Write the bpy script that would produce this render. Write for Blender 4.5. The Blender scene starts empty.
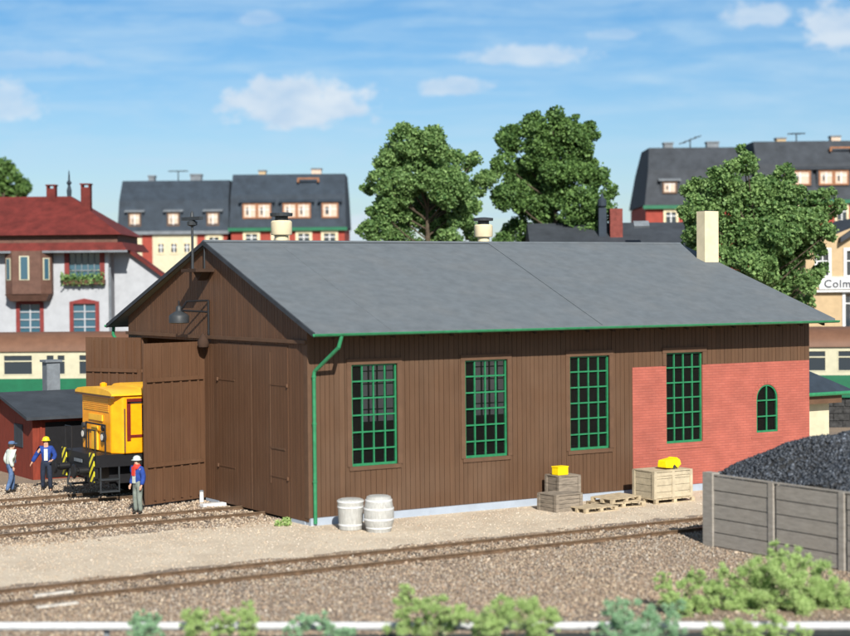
import bpy, math, random
import numpy as np
from mathutils import Vector, Matrix
rnd = random.Random(7); rs = np.random.RandomState(11)
scene = bpy.context.scene
COL = scene.collection
PI = math.pi

# ------------------------------------------------------------------ camera
CAM = Vector((-22.217, -42.259, 6.7))
Fv = Vector((0.52415657, 0.85137162, -0.02064578)).normalized()
Rv = Vector((0.85141853, -0.52440718, -0.00914345)).normalized()
Uv = Rv.cross(Fv).normalized(); Rv = Fv.cross(Uv).normalized()
cd = bpy.data.cameras.new('camera'); cam = bpy.data.objects.new('camera', cd); COL.objects.link(cam)
M4 = Matrix(((Rv.x, Uv.x, -Fv.x, CAM.x), (Rv.y, Uv.y, -Fv.y, CAM.y), (Rv.z, Uv.z, -Fv.z, CAM.z), (0, 0, 0, 1)))
cam.matrix_world = M4
cd.sensor_width = 36; cd.lens = 1726.6 / 850 * 36; cd.clip_end = 3000; cd.clip_start = .5
cd.dof.use_dof = True; cd.dof.focus_distance = 58; cd.dof.aperture_fstop = .45
scene.camera = cam

# ------------------------------------------------------------------ sun, sky, exposure
SUND = Vector((.38, 1.0, -.69)).normalized()          # direction the light travels
sl = bpy.data.lights.new('sun', 'SUN'); sl.energy = 5.0; sl.angle = math.radians(.5); sl.color = (1, .955, .88)
so = bpy.data.objects.new('sun', sl); COL.objects.link(so)
so.rotation_euler = (-SUND).to_track_quat('Z', 'Y').to_euler(); so.location = (10, -30, 30)
ELEV = math.asin(-SUND.z); AZ = math.atan2(-SUND.x, -SUND.y)
w = bpy.data.worlds.new('World'); scene.world = w; w.use_nodes = True
nt = w.node_tree; nt.nodes.clear()
def N(t, k, **kw):
    n = t.nodes.new(k)
    for a, b in kw.items(): setattr(n, a, b)
    return n
def math_n(t, op, a, b=None, c=None, clamp=False):
    n = N(t, 'ShaderNodeMath', operation=op); n.use_clamp = clamp
    for i, v in enumerate((a, b, c)):
        if v is None: continue
        if isinstance(v, (int, float)): n.inputs[i].default_value = v
        else: t.links.new(v, n.inputs[i])
    return n.outputs[0]
def ramp(t, fac, stops, interp='LINEAR'):
    r = N(t, 'ShaderNodeValToRGB'); r.color_ramp.interpolation = interp
    e = r.color_ramp.elements
    while len(e) < len(stops): e.new(.5)
    for i, (p, c) in enumerate(stops):
        e[i].position = p; e[i].color = (*c, 1) if len(c) == 3 else c
    t.links.new(fac, r.inputs[0]); return r.outputs[0]
def mixc(t, fac, a, b, mode='MIX'):
    m = N(t, 'ShaderNodeMix', data_type='RGBA', blend_type=mode)
    for s, v in ((m.inputs[0], fac), (m.inputs[6], a), (m.inputs[7], b)):
        if isinstance(v, (int, float)): s.default_value = v
        elif isinstance(v, tuple): s.default_value = (*v, 1) if len(v) == 3 else v
        else: t.links.new(v, s)
    return m.outputs[2]
sky = N(nt, 'ShaderNodeTexSky', sky_type='NISHITA'); sky.sun_disc = False
sky.sun_elevation = ELEV; sky.sun_rotation = AZ; sky.dust_density = .6; sky.ozone_density = 1.6; sky.air_density = 1.0
tc = N(nt, 'ShaderNodeTexCoord')
def vdot(v):
    n = N(nt, 'ShaderNodeVectorMath', operation='DOT_PRODUCT'); nt.links.new(tc.outputs['Generated'], n.inputs[0]); n.inputs[1].default_value = v
    return n.outputs['Value']
FH = Vector((Fv.x, Fv.y, 0)).normalized(); RH = Vector((FH.y, -FH.x, 0))
df = math_n(nt, 'MAXIMUM', vdot(FH), .05)
su = math_n(nt, 'DIVIDE', vdot(RH), df); sv = math_n(nt, 'DIVIDE', vdot((0, 0, 1)), df)
zz = vdot((0, 0, 1))
tint = ramp(nt, zz, [(0.0, (.88, .93, 1.04)), (.06, (.68, .84, 1.04)), (.15, (.42, .71, .97)), (.42, (1.05, 1.0, .92))])
base = mixc(nt, 1.0, sky.outputs[0], tint, 'MULTIPLY')
cv = N(nt, 'ShaderNodeCombineXYZ'); nt.links.new(su, cv.inputs[0]); nt.links.new(sv, cv.inputs[1])
def noise(scale_xy, sc, det=6, rough=.6, off=(0, 0, 0), dist=0):
    mp = N(nt, 'ShaderNodeMapping'); mp.inputs['Scale'].default_value = (*scale_xy, 1); mp.inputs['Location'].default_value = off
    nt.links.new(cv.outputs[0], mp.inputs[0])
    n = N(nt, 'ShaderNodeTexNoise'); n.inputs['Scale'].default_value = sc; n.inputs['Detail'].default_value = det
    n.inputs['Roughness'].default_value = rough; n.inputs['Distortion'].default_value = dist
    nt.links.new(mp.outputs[0], n.inputs[0]); return n.outputs[0]
n_c = noise((1, 1.6), 55, 8, .66)
cum = None
CL = [(300, 108, 84, 32, 1), (292, 94, 50, 22, 1), (455, 88, 42, 13, .8), (535, 57, 70, 14, .75), (757, 17, 36, 17, .75), (840, 30, 44, 32, .9), (8, 104, 44, 27, .7), (262, 20, 30, 10, .35), (615, 36, 26, 7, .3), (355, 232, 46, 20, .9), (468, 238, 34, 14, .6), (20, 62, 90, 12, .28)]
for (px, py, a, b, s) in CL:
    hor = 282.3 - (px - 425) * .00914
    u0, v0 = (px - 425) / 1726.6, (hor - py) / 1726.6
    du = math_n(nt, 'MULTIPLY', math_n(nt, 'SUBTRACT', su, u0), 1726.6 / a)
    dv = math_n(nt, 'SUBTRACT', sv, v0)
    dvp = math_n(nt, 'MULTIPLY', math_n(nt, 'MAXIMUM', dv, 0.), 1726.6 / b)
    dvn = math_n(nt, 'MULTIPLY', math_n(nt, 'MINIMUM', dv, 0.), 1726.6 / (b * .75))
    dd = math_n(nt, 'ADD', dvp, dvn)
    r2 = math_n(nt, 'ADD', math_n(nt, 'MULTIPLY', du, du), math_n(nt, 'MULTIPLY', dd, dd))
    m = math_n(nt, 'SUBTRACT', 1.0, math_n(nt, 'SQRT', r2))
    m = math_n(nt, 'ADD', m, math_n(nt, 'MULTIPLY', math_n(nt, 'SUBTRACT', n_c, .5), 1.9))
    m = math_n(nt, 'MULTIPLY', math_n(nt, 'MULTIPLY', m, 2.8, clamp=True), s)
    cum = m if cum is None else math_n(nt, 'MAXIMUM', cum, m)
wisp = ramp(nt, noise((1, 7.5), 9, 7, .6, (3.1, .7, 0), .6), [(.40, (0, 0, 0)), (.70, (1, 1, 1))])
wisp2 = ramp(nt, noise((1, 4), 24, 6, .65, (8.3, 2.2, 0), .4), [(.5, (0, 0, 0)), (.8, (1, 1, 1))])
wfac = math_n(nt, 'ADD', math_n(nt, 'MULTIPLY', wisp, .5), math_n(nt, 'MULTIPLY', wisp2, .3), clamp=True)
front = math_n(nt, 'GREATER_THAN', vdot(FH), .06)
SK = 0.08; EXK = 1.35
cl_col = (.57 / SK, .62 / SK, .67 / SK)
c1 = mixc(nt, math_n(nt, 'MULTIPLY', wfac, front), base, (.38 / SK, .53 / SK, .66 / SK))
shade = ramp(nt, noise((1, 2.0), 30, 4, .5, (1.7, 5.2, 0)), [(.3, (.38 / SK, .49 / SK, .62 / SK)), (.62, cl_col)])
c2 = mixc(nt, math_n(nt, 'MULTIPLY', math_n(nt, 'MULTIPLY', cum, .85), front), c1, shade)
bg = N(nt, 'ShaderNodeBackground'); bg.inputs[1].default_value = SK; nt.links.new(c2, bg.inputs[0])
wo = N(nt, 'ShaderNodeOutputWorld'); nt.links.new(bg.outputs[0], wo.inputs[0])
scene.view_settings.view_transform = 'Standard'; scene.view_settings.look = 'None'
scene.view_settings.gamma = 1; scene.view_settings.use_curve_mapping = False
scene.view_settings.exposure = 0.45

# ------------------------------------------------------------------ materials
def mat(name, col, rough=.8, var=.15, vs=3.0, bump=.0, bs=40, spec=.3, metal=0, stretch=(1, 1, 1), col2=None, attr=None, dirt=0, sheen=0):
    m = bpy.data.materials.new(name); m.use_nodes = True; t = m.node_tree
    b = t.nodes['Principled BSDF']; b.inputs['Roughness'].default_value = rough
    b.inputs['Specular IOR Level'].default_value = spec; b.inputs['Metallic'].default_value = metal
    c = N(t, 'ShaderNodeTexCoord'); mp = N(t, 'ShaderNodeMapping'); mp.inputs['Scale'].default_value = stretch
    t.links.new(c.outputs['Object'], mp.inputs[0])
    n = N(t, 'ShaderNodeTexNoise'); n.inputs['Scale'].default_value = vs; n.inputs['Detail'].default_value = 6; n.inputs['Roughness'].default_value = .65
    t.links.new(mp.outputs[0], n.inputs[0])
    c2 = col2 or tuple(x * (1 - 2.2 * var) for x in col)
    hi = tuple(min(1, x * (1 + var)) for x in col)
    o = ramp(t, n.outputs[0], [(.32, c2), (.66, hi)])
    if attr:
        a = N(t, 'ShaderNodeAttribute'); a.attribute_name = attr
        o = mixc(t, 1.0, o, a.outputs['Color'], 'MULTIPLY')
    if dirt:
        n3 = N(t, 'ShaderNodeTexNoise'); n3.inputs['Scale'].default_value = vs * .35; n3.inputs['Detail'].default_value = 8
        t.links.new(c.outputs['Object'], n3.inputs[0])
        o = mixc(t, math_n(t, 'MULTIPLY', ramp(t, n3.outputs[0], [(.45, (0, 0, 0)), (.7, (1, 1, 1))]), dirt), o, (.33, .28, .22))
    t.links.new(o, b.inputs['Base Color'])
    if bump:
        n2 = N(t, 'ShaderNodeTexNoise'); n2.inputs['Scale'].default_value = bs; n2.inputs['Detail'].default_value = 5
        t.links.new(mp.outputs[0], n2.inputs[0])
        bp = N(t, 'ShaderNodeBump'); bp.inputs['Strength'].default_value = bump; bp.inputs['Distance'].default_value = .03
        t.links.new(n2.outputs[0], bp.inputs['Height']); t.links.new(bp.outputs[0], b.inputs['Normal'])
    return m
def glassy(name, col, rough=.06, alpha=1.0, trans=0):
    m = bpy.data.materials.new(name); m.use_nodes = True; t = m.node_tree; b = t.nodes['Principled BSDF']
    b.inputs['Base Color'].default_value = (*col, 1); b.inputs['Roughness'].default_value = rough; b.inputs['Specular IOR Level'].default_value = .5
    if trans:
        tr = N(t, 'ShaderNodeBsdfTransparent'); tr.inputs[0].default_value = (.75, .78, .78, 1)
        mx = N(t, 'ShaderNodeMixShader'); mx.inputs[0].default_value = 1 - trans
        t.links.new(tr.outputs[0], mx.inputs[1]); t.links.new(b.outputs[0], mx.inputs[2])
        t.links.new(mx.outputs[0], t.nodes['Material Output'].inputs[0])
    return m
M = {}
M['plank'] = mat('brown_planks', (.102, .055, .030), .62, .06, 1.6, .15, 30, stretch=(4, 4, .5), attr='tint', dirt=.05)
M['doorplank'] = mat('brown_door_planks', (.110, .055, .029), .6, .06, 1.6, .15, 30, stretch=(4, 4, .5), attr='tint', dirt=.03)
M['backing'] = mat('dark_backing', (.05, .028, .018), .9, .1)
M['trim'] = mat('brown_trim', (.112, .062, .036), .65, .08, 3, .1, 40)
M['green'] = mat('green_paint', (.022, .19, .08), .42, .12, 6, spec=.45)
M['gutter'] = mat('green_gutter', (.028, .21, .09), .38, .12, 5, spec=.5)
M['glass'] = glassy('window_glass', (.03, .032, .03), .05, trans=.84)
M['frost'] = glassy('frosted_pane', (.7, .6, .52), .4)
_t = M['frost'].node_tree; _tl = N(_t, 'ShaderNodeBsdfTranslucent'); _tl.inputs[0].default_value = (1.0, .88, .80, 1); _t.links.new(_tl.outputs[0], _t.nodes['Material Output'].inputs[0])
M['darkglass'] = glassy('dark_glass', (.03, .04, .05), .08)
M['blueglass'] = glassy('blue_glass', (.04, .10, .14), .12)
M['felt'] = mat('roof_felt', (.122, .140, .154), .8, .07, 2.6, .4, 60, dirt=.05)
M['slate'] = mat('slate_roof', (.030, .043, .060), .75, .14, 1.2, .3, 14)
M['slate2'] = mat('slate_roof_grey', (.040, .047, .057), .75, .14, 1.2, .3, 14)
M['lead'] = mat('grey_lead', (.16, .18, .20), .6, .12, 3)
M['concrete'] = mat('blue_grey_concrete', (.33, .38, .45), .85, .05, 2, .2, 30, dirt=.04)
M['cream'] = mat('cream_render', (.66, .57, .38), .8, .06, 3, .1, 40)
M['creamw'] = mat('pale_cream', (.52, .48, .34), .8, .05, 3)
M['black'] = mat('black_metal', (.012, .012, .014), .5, .1, 5)
M['dark'] = mat('dark_metal', (.035, .04, .045), .5, .1, 5)
M['rust'] = mat('rusty_rail', (.145, .092, .055), .6, .22, 7, .2, 30)
M['railtop'] = mat('worn_railhead', (.26, .19, .13), .38, .2, 5, metal=.4)
M['sleeper'] = mat('old_sleeper_wood', (.11, .085, .062), .9, .25, 5, .4, 30, stretch=(1, 4, 1))
M['yellow'] = mat('yellow_paint', (.93, .36, .006), .33, .07, 3, spec=.5)
M['yellowl'] = mat('light_yellow_paint', (.94, .50, .03), .35, .06, 3, spec=.5)
M['red'] = mat('dark_red_paint', (.15, .018, .015), .4, .1, 4)
M['redtrim'] = mat('red_window_surround', (.19, .03, .027), .6, .12, 4)
M['redroof'] = mat('red_tile_roof', (.125, .020, .016), .8, .18, 1.5, .4, 12)
M['redwall'] = mat('red_render', (.29, .052, .036), .8, .10, 2)
M['redshed'] = mat('red_board_wall', (.20, .034, .018), .75, .14, 3, .2, 20, stretch=(4, 4, .6))
M['white'] = mat('white_render', (.37, .385, .41), .8, .05, 2)
M['whitep'] = mat('white_paint', (.66, .67, .67), .5, .05, 5)
M['brownroof'] = mat('brown_coach_roof', (.15, .075, .045), .6, .08, 2)
M['coachcream'] = mat('coach_cream', (.48, .46, .33), .45, .06, 2, spec=.5)
M['coachgreen'] = mat('coach_green', (.006, .12, .055), .4, .08, 2, spec=.5)
M['oriel'] = mat('brown_oriel_wood', (.12, .062, .045), .7, .12, 3)
M['tan'] = mat('tan_render', (.46, .34, .20), .8, .07, 2)
M['orange'] = mat('orange_wood', (.28, .125, .06), .7, .12, 4)
M['curtain'] = mat('pale_curtain', (.54, .49, .38), .8, .12, 14, col2=(.44, .27, .22))
M['barrel'] = mat('whitewashed_barrel', (.41, .41, .39), .7, .12, 9, .2, 25, stretch=(3, 3, .6), dirt=.15)
M['crate'] = mat('pale_crate_wood', (.46, .395, .28), .75, .10, 5, .2, 30)
M['pallet'] = mat('pallet_wood', (.48, .39, .26), .75, .14, 6, .2, 30)
M['greywood'] = mat('weathered_grey_wood', (.25, .21, .165), .85, .2, 3, .4, 20, stretch=(1, 1, 6), attr=None)
M['bunkw'] = mat('weathered_bunker_boards', (.31, .285, .25), .85, .10, 2.5, .3, 16, stretch=(1, 1, 5), dirt=.15)
M['yellowbox'] = mat('yellow_plastic', (.90, .66, .005), .45, .06, 6)
M['stonewall'] = mat('dark_stone', (.045, .045, .045), .9, .3, 5, .6, 10)
M['bark'] = mat('tree_bark', (.085, .065, .045), .9, .25, 6, .6, 20)
M['jblue'] = mat('blue_work_cloth', (.020, .055, .26), .9, .15, 9)
M['denim'] = mat('faded_denim', (.09, .15, .28), .9, .2, 9)
M['greycloth'] = mat('grey_trousers', (.20, .23, .20), .9, .15, 9)
M['navy'] = mat('dark_navy_trousers', (.02, .028, .05), .9, .15, 9)
M['shirt'] = mat('pale_shirt', (.55, .60, .54), .9, .12, 9)
M['skin'] = mat('skin', (.55, .32, .22), .6, .06, 9)
M['boot'] = mat('dark_boots', (.03, .025, .02), .6, .1)
M['hair'] = mat('brown_hair', (.06, .035, .02), .8, .1)
M['scarf'] = mat('red_scarf', (.65, .05, .03), .8, .1)
M['helmetw'] = mat('pale_helmet', (.52, .58, .55), .4, .05)
M['helmety'] = mat('yellow_helmet', (.85, .6, .02), .4, .05)
M['lens'] = mat('lamp_lens', (.75, .72, .66), .2, .03, spec=.6)
M['barkbox'] = mat('flower_box_wood', (.10, .05, .03), .8, .1)
M['railpaint'] = mat('chalky_rail_paint', (.52, .53, .54), .6, .08, 6, dirt=.1)
M['brickred'] = mat('dull_chimney_brick', (.19, .05, .04), .85, .15, 4)
M['lead2'] = mat('bleached_wood', (.50, .47, .42), .8, .15, 9)
M['letter'] = mat('dark_lettering', (.04, .045, .06), .6, .02)

def brick_mat():
    m = bpy.data.materials.new('salmon_brick'); m.use_nodes = True; t = m.node_tree; b = t.nodes['Principled BSDF']
    b.inputs['Roughness'].default_value = .85; b.inputs['Specular IOR Level'].default_value = .2
    c = N(t, 'ShaderNodeTexCoord'); sp = N(t, 'ShaderNodeSeparateXYZ'); t.links.new(c.outputs['Object'], sp.inputs[0])
    cb = N(t, 'ShaderNodeCombineXYZ'); t.links.new(sp.outputs[0], cb.inputs[0]); t.links.new(sp.outputs[2], cb.inputs[1])
    br = N(t, 'ShaderNodeTexBrick'); t.links.new(cb.outputs[0], br.inputs[0])
    br.inputs['Scale'].default_value = 1; br.inputs['Brick Width'].default_value = .26; br.inputs['Row Height'].default_value = .085
    br.inputs['Mortar Size'].default_value = .007; br.inputs['Mortar Smooth'].default_value = .3; br.inputs['Bias'].default_value = 0
    br.inputs['Color1'].default_value = (.385, .115, .085, 1); br.inputs['Color2'].default_value = (.35, .10, .073, 1); br.inputs['Mortar'].default_value = (.30, .09, .075, 1)
    n = N(t, 'ShaderNodeTexNoise'); n.inputs['Scale'].default_value = 1.3; n.inputs['Detail'].default_value = 8; t.links.new(c.outputs['Object'], n.inputs[0])
    o = mixc(t, 1.0, br.outputs[0], ramp(t, n.outputs[0], [(.3, (.84, .84, .84)), (.7, (1.1, 1.08, 1.06))]), 'MULTIPLY')
    t.links.new(o, b.inputs['Base Color'])
    bp = N(t, 'ShaderNodeBump'); bp.inputs['Strength'].default_value = .6; bp.inputs['Distance'].default_value = .012; bp.invert = True
    t.links.new(br.outputs['Fac'], bp.inputs['Height']); t.links.new(bp.outputs[0], b.inputs['Normal'])
    return m
M['brick'] = brick_mat()
def hazard_mat():
    m = bpy.data.materials.new('hazard_stripes'); m.use_nodes = True; t = m.node_tree; b = t.nodes['Principled BSDF']
    c = N(t, 'ShaderNodeTexCoord'); wv = N(t, 'ShaderNodeTexWave', bands_direction='DIAGONAL'); wv.inputs['Scale'].default_value = 2.0
    t.links.new(c.outputs['Object'], wv.inputs[0])
    t.links.new(ramp(t, wv.outputs[1], [(.5, (.01, .01, .01)), (.51, (.85, .72, .03))], 'CONSTANT'), b.inputs['Base Color'])
    return m
M['hazard'] = hazard_mat()
def leaf_mat(name, dark, light, rough=.6, transl=.38):
    m = bpy.data.materials.new(name); m.use_nodes = True; t = m.node_tree; b = t.nodes['Principled BSDF']
    a = N(t, 'ShaderNodeAttribute'); a.attribute_name = 'tint'
    s = N(t, 'ShaderNodeSeparateColor'); t.links.new(a.outputs['Color'], s.inputs[0])
    o = ramp(t, s.outputs[0], [(0, dark), (1, light)])
    t.links.new(o, b.inputs['Base Color']); b.inputs['Roughness'].default_value = rough; b.inputs['Specular IOR Level'].default_value = .35
    tl = N(t, 'ShaderNodeBsdfTranslucent'); t.links.new(o, tl.inputs[0])
    mx = N(t, 'ShaderNodeMixShader'); mx.inputs[0].default_value = transl
    t.links.new(b.outputs[0], mx.inputs[1]); t.links.new(tl.outputs[0], mx.inputs[2]); t.links.new(mx.outputs[0], t.nodes['Material Output'].inputs[0])
    return m
M['leafA'] = leaf_mat('maple_leaves', (.05, .13, .035), (.32, .48, .17))
M['leafB'] = leaf_mat('dark_oak_leaves', (.032, .09, .024), (.23, .38, .11))
M['leafS'] = leaf_mat('light_shrub_leaves', (.28, .44, .13), (.60, .74, .33), .7, .35)
M['leafT'] = leaf_mat('bluish_shrub_leaves', (.20, .40, .22), (.46, .66, .42), .7, .35)
def attr_mat(name, rough=.85):
    m = bpy.data.materials.new(name); m.use_nodes = True; t = m.node_tree; b = t.nodes['Principled BSDF']
    a = N(t, 'ShaderNodeAttribute'); a.attribute_name = 'tint'; t.links.new(a.outputs['Color'], b.inputs['Base Color'])
    b.inputs['Roughness'].default_value = rough; b.inputs['Specular IOR Level'].default_value = .25; return m
M['stone'] = attr_mat('loose_stones'); M['coal'] = attr_mat('coal_lumps', .45)

# ------------------------------------------------------------------ builders
def tag(o, label=None, cat=None, group=None, kind=None):
    if label: o['label'] = label
    if cat: o['category'] = cat
    if group: o['group'] = group
    if kind: o['kind'] = kind
    return o
def empty(name, loc=(0, 0, 0), rz=0):
    o = bpy.data.objects.new(name, None); COL.objects.link(o); o.location = loc; o.rotation_euler = (0, 0, rz); o.empty_display_size = .2
    return o
class MB:
    def __init__(s): s.v = []; s.f = []; s.t = []; s.cur = 1.0
    def add(s, vs, fs):
        b = len(s.v); s.v += [tuple(p) for p in vs]
        for f in fs: s.f.append(tuple(b + i for i in f)); s.t.append(s.cur)
        return s
    def box(s, x0, y0, z0, x1, y1, z1):
        x0, x1 = sorted((x0, x1)); y0, y1 = sorted((y0, y1)); z0, z1 = sorted((z0, z1))
        return s.add([(x0, y0, z0), (x1, y0, z0), (x1, y1, z0), (x0, y1, z0), (x0, y0, z1), (x1, y0, z1), (x1, y1, z1), (x0, y1, z1)],
                     [(0, 3, 2, 1), (4, 5, 6, 7), (0, 1, 5, 4), (1, 2, 6, 5), (2, 3, 7, 6), (3, 0, 4, 7)])
    def hexa(s, p): return s.add(p, [(0, 3, 2, 1), (4, 5, 6, 7), (0, 1, 5, 4), (1, 2, 6, 5), (2, 3, 7, 6), (3, 0, 4, 7)])
    def rbox(s, c, size, rz=0, rx=0, ry=0):
        m = Matrix.Rotation(rz, 3, 'Z') @ Matrix.Rotation(ry, 3, 'Y') @ Matrix.Rotation(rx, 3, 'X'); h = [d / 2 for d in size]
        P = [Vector(c) + m @ Vector((a * h[0], b * h[1], d * h[2])) for a, b, d in ((-1, -1, -1), (1, -1, -1), (1, 1, -1), (-1, 1, -1), (-1, -1, 1), (1, -1, 1), (1, 1, 1), (-1, 1, 1))]
        return s.hexa(P)
    def tube(s, p0, p1, r0, r1=None, n=10, cap=True):
        r1 = r0 if r1 is None else r1
        p0, p1 = Vector(p0), Vector(p1); d = (p1 - p0).normalized(); a = d.orthogonal().normalized(); b = d.cross(a)
        vs = [p0 + (a * math.cos(2 * PI * i / n) + b * math.sin(2 * PI * i / n)) * r0 for i in range(n)] + [p1 + (a * math.cos(2 * PI * i / n) + b * math.sin(2 * PI * i / n)) * r1 for i in range(n)]
        fs = [(i, (i + 1) % n, n + (i + 1) % n, n + i) for i in range(n)]
        if cap: fs += [tuple(range(n - 1, -1, -1)), tuple(range(n, 2 * n))]
        return s.add(vs, fs)
    def path(s, pts, r, n=8):
        for a, b in zip(pts[:-1], pts[1:]): s.tube(a, b, r, r, n)
        return s
    def lathe(s, prof, c=(0, 0, 0), n=20):
        vs = []; fs = []
        for r, z in prof: vs += [(c[0] + r * math.cos(2 * PI * i / n), c[1] + r * math.sin(2 * PI * i / n), c[2] + z) for i in range(n)]
        for k in range(len(prof) - 1):
            for i in range(n): fs.append((k * n + i, k * n + (i + 1) % n, (k + 1) * n + (i + 1) % n, (k + 1) * n + i))
        fs += [tuple(range(n - 1, -1, -1)), tuple(range((len(prof) - 1) * n, len(prof) * n))]
        return s.add(vs, fs)
    def prism(s, poly, axis, a, b):
        # poly in the two other axes (in x,y,z order), extruded along axis from a to b
        def P(u, v, t): return {0: (t, u, v), 1: (u, t, v), 2: (u, v, t)}[axis]
        n = len(poly); vs = [P(u, v, a) for u, v in poly] + [P(u, v, b) for u, v in poly]
        return s.add(vs, [tuple(range(n)), tuple(range(2 * n - 1, n - 1, -1))] + [(i, n + i, n + (i + 1) % n, (i + 1) % n) for i in range(n)])
    def build(s, name, m, parent=None, smooth=False, bevel=0, label=None):
        me = bpy.data.meshes.new(name); me.from_pydata(s.v, [], s.f); me.materials.append(m)
        a = me.color_attributes.new('tint', 'FLOAT_COLOR', 'CORNER')
        c = np.ones((len(me.loops), 4), np.float32); k = 0
        for f, t in zip(s.f, s.t):
            c[k:k + len(f), :3] = t; k += len(f)
        a.data.foreach_set('color', c.ravel())
        import bmesh
        bm = bmesh.new(); bm.from_mesh(me); bmesh.ops.recalc_face_normals(bm, faces=bm.faces); bm.to_mesh(me); bm.free()
        if smooth:
            me.polygons.foreach_set('use_smooth', [True] * len(me.polygons))
            me.set_sharp_from_angle(angle=math.radians(40))
        o = bpy.data.objects.new(name, me); COL.objects.link(o)
        if parent: o.parent = parent
        if bevel:
            b = o.modifiers.new('bevel', 'BEVEL'); b.width = bevel; b.segments = 2; b.limit_method = 'ANGLE'
        if label: o['label'] = label
        return o
def copy_tree(o, parent=None):
    c = o.copy(); COL.objects.link(c)
    if parent: c.parent = parent
    for ch in [x for x in COL.objects if x.parent == o]: copy_tree(ch, c)
    return c
def cells(u0, u1, z0, z1, holes):
    us = sorted({u0, u1, *[h[0] for h in holes if u0 < h[0] < u1], *[h[1] for h in holes if u0 < h[1] < u1]})
    zs = sorted({z0, z1, *[h[2] for h in holes if z0 < h[2] < z1], *[h[3] for h in holes if z0 < h[3] < z1]})
    out = []
    for a, b in zip(us[:-1], us[1:]):
        run = None
        for c, d in zip(zs[:-1], zs[1:]):
            inside = any(h[0] <= (a + b) / 2 <= h[1] and h[2] <= (c + d) / 2 <= h[3] for h in holes)
            if not inside: run = [a, b, run[2] if run else c, d]
            if inside and run: out.append(run); run = None
        if run: out.append(run)
    return out
def quadcloud(name, centers, sizes, tints, material, parent=None, flat=0, aspect=1.0):
    n = len(centers); d = rs.normal(size=(n, 3)); d[:, 2] += flat; d /= np.linalg.norm(d, axis=1)[:, None]
    a = np.cross(d, rs.normal(size=(n, 3))); a /= np.linalg.norm(a, axis=1)[:, None]; b = np.cross(d, a)
    a *= sizes[:, None] * .5 * aspect; b *= sizes[:, None] * .5; fold = d * sizes[:, None] * .12
    v = np.stack([centers - a, centers - b + fold, centers + a, centers + b + fold], 1).reshape(-1, 3)
    me = bpy.data.meshes.new(name); me.vertices.add(4 * n); me.vertices.foreach_set('co', v.astype(np.float32).ravel())
    me.loops.add(4 * n); me.loops.foreach_set('vertex_index', np.arange(4 * n, dtype=np.int32))
    me.polygons.add(n); me.polygons.foreach_set('loop_start', np.arange(0, 4 * n, 4, dtype=np.int32))
    me.update(calc_edges=True); me.materials.append(material)
    at = me.color_attributes.new('tint', 'FLOAT_COLOR', 'CORNER'); c = np.ones((4 * n, 4), np.float32); c[:, :3] = np.repeat(tints, 4)[:, None]
    at.data.foreach_set('color', c.ravel())
    o = bpy.data.objects.new(name, me); COL.objects.link(o)
    if parent: o.parent = parent
    return o
OCT = np.array([(1, 0, 0), (0, 1, 0), (-1, 0, 0), (0, -1, 0), (0, 0, 1), (0, 0, -1)], float)
OF = np.array([(0, 1, 4), (1, 2, 4), (2, 3, 4), (3, 0, 4), (1, 0, 5), (2, 1, 5), (3, 2, 5), (0, 3, 5)])
def stones(name, P, size, cols, material, parent=None):
    n = len(P); v = np.repeat(OCT[None], n, 0) * (1 + rs.uniform(-.35, .35, (n, 6, 3))) + rs.uniform(-.28, .28, (n, 6, 3))
    q = rs.normal(size=(n, 4)); q /= np.linalg.norm(q, axis=1)[:, None]; w_, x, y, z = q.T
    R = np.stack([np.stack([1 - 2 * (y * y + z * z), 2 * (x * y - z * w_), 2 * (x * z + y * w_)], 1), np.stack([2 * (x * y + z * w_), 1 - 2 * (x * x + z * z), 2 * (y * z - x * w_)], 1), np.stack([2 * (x * z - y * w_), 2 * (y * z + x * w_), 1 - 2 * (x * x + y * y)], 1)], 1)
    v = np.einsum('nij,nkj->nki', R, v) * (size[:, None, None] * rs.uniform(.7, 1.3, (n, 1, 3))) * .5 + P[:, None, :]
    f = (OF[None] + 6 * np.arange(n)[:, None, None]).reshape(-1)
    me = bpy.data.meshes.new(name); me.vertices.add(6 * n); me.vertices.foreach_set('co', v.astype(np.float32).ravel())
    me.loops.add(24 * n); me.loops.foreach_set('vertex_index', f.astype(np.int32))
    me.polygons.add(8 * n); me.polygons.foreach_set('loop_start', np.arange(0, 24 * n, 3, dtype=np.int32))
    me.update(calc_edges=True); me.materials.append(material)
    at = me.color_attributes.new('tint', 'FLOAT_COLOR', 'POINT'); c = np.ones((6 * n, 4), np.float32); c[:, :3] = np.repeat(cols, 6, 0)
    at.data.foreach_set('color', c.ravel())
    o = bpy.data.objects.new(name, me); COL.objects.link(o)
    if parent: o.parent = parent
    return o
# a frame for everything behind the shed: x to the right, y away from the viewer, metres
RZ = math.atan2(RH.y, RH.x)
def fr(s, d, z=0): return Vector((CAM.x, CAM.y, 0)) + RH * s + FH * d + Vector((0, 0, z))
K = 1726.6
def S(px, D): return (px - 425) / K * D
def Z(px, py, D): return 6.7 - (py - (282.3 - (px - 425) * .00914)) / K * D

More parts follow.
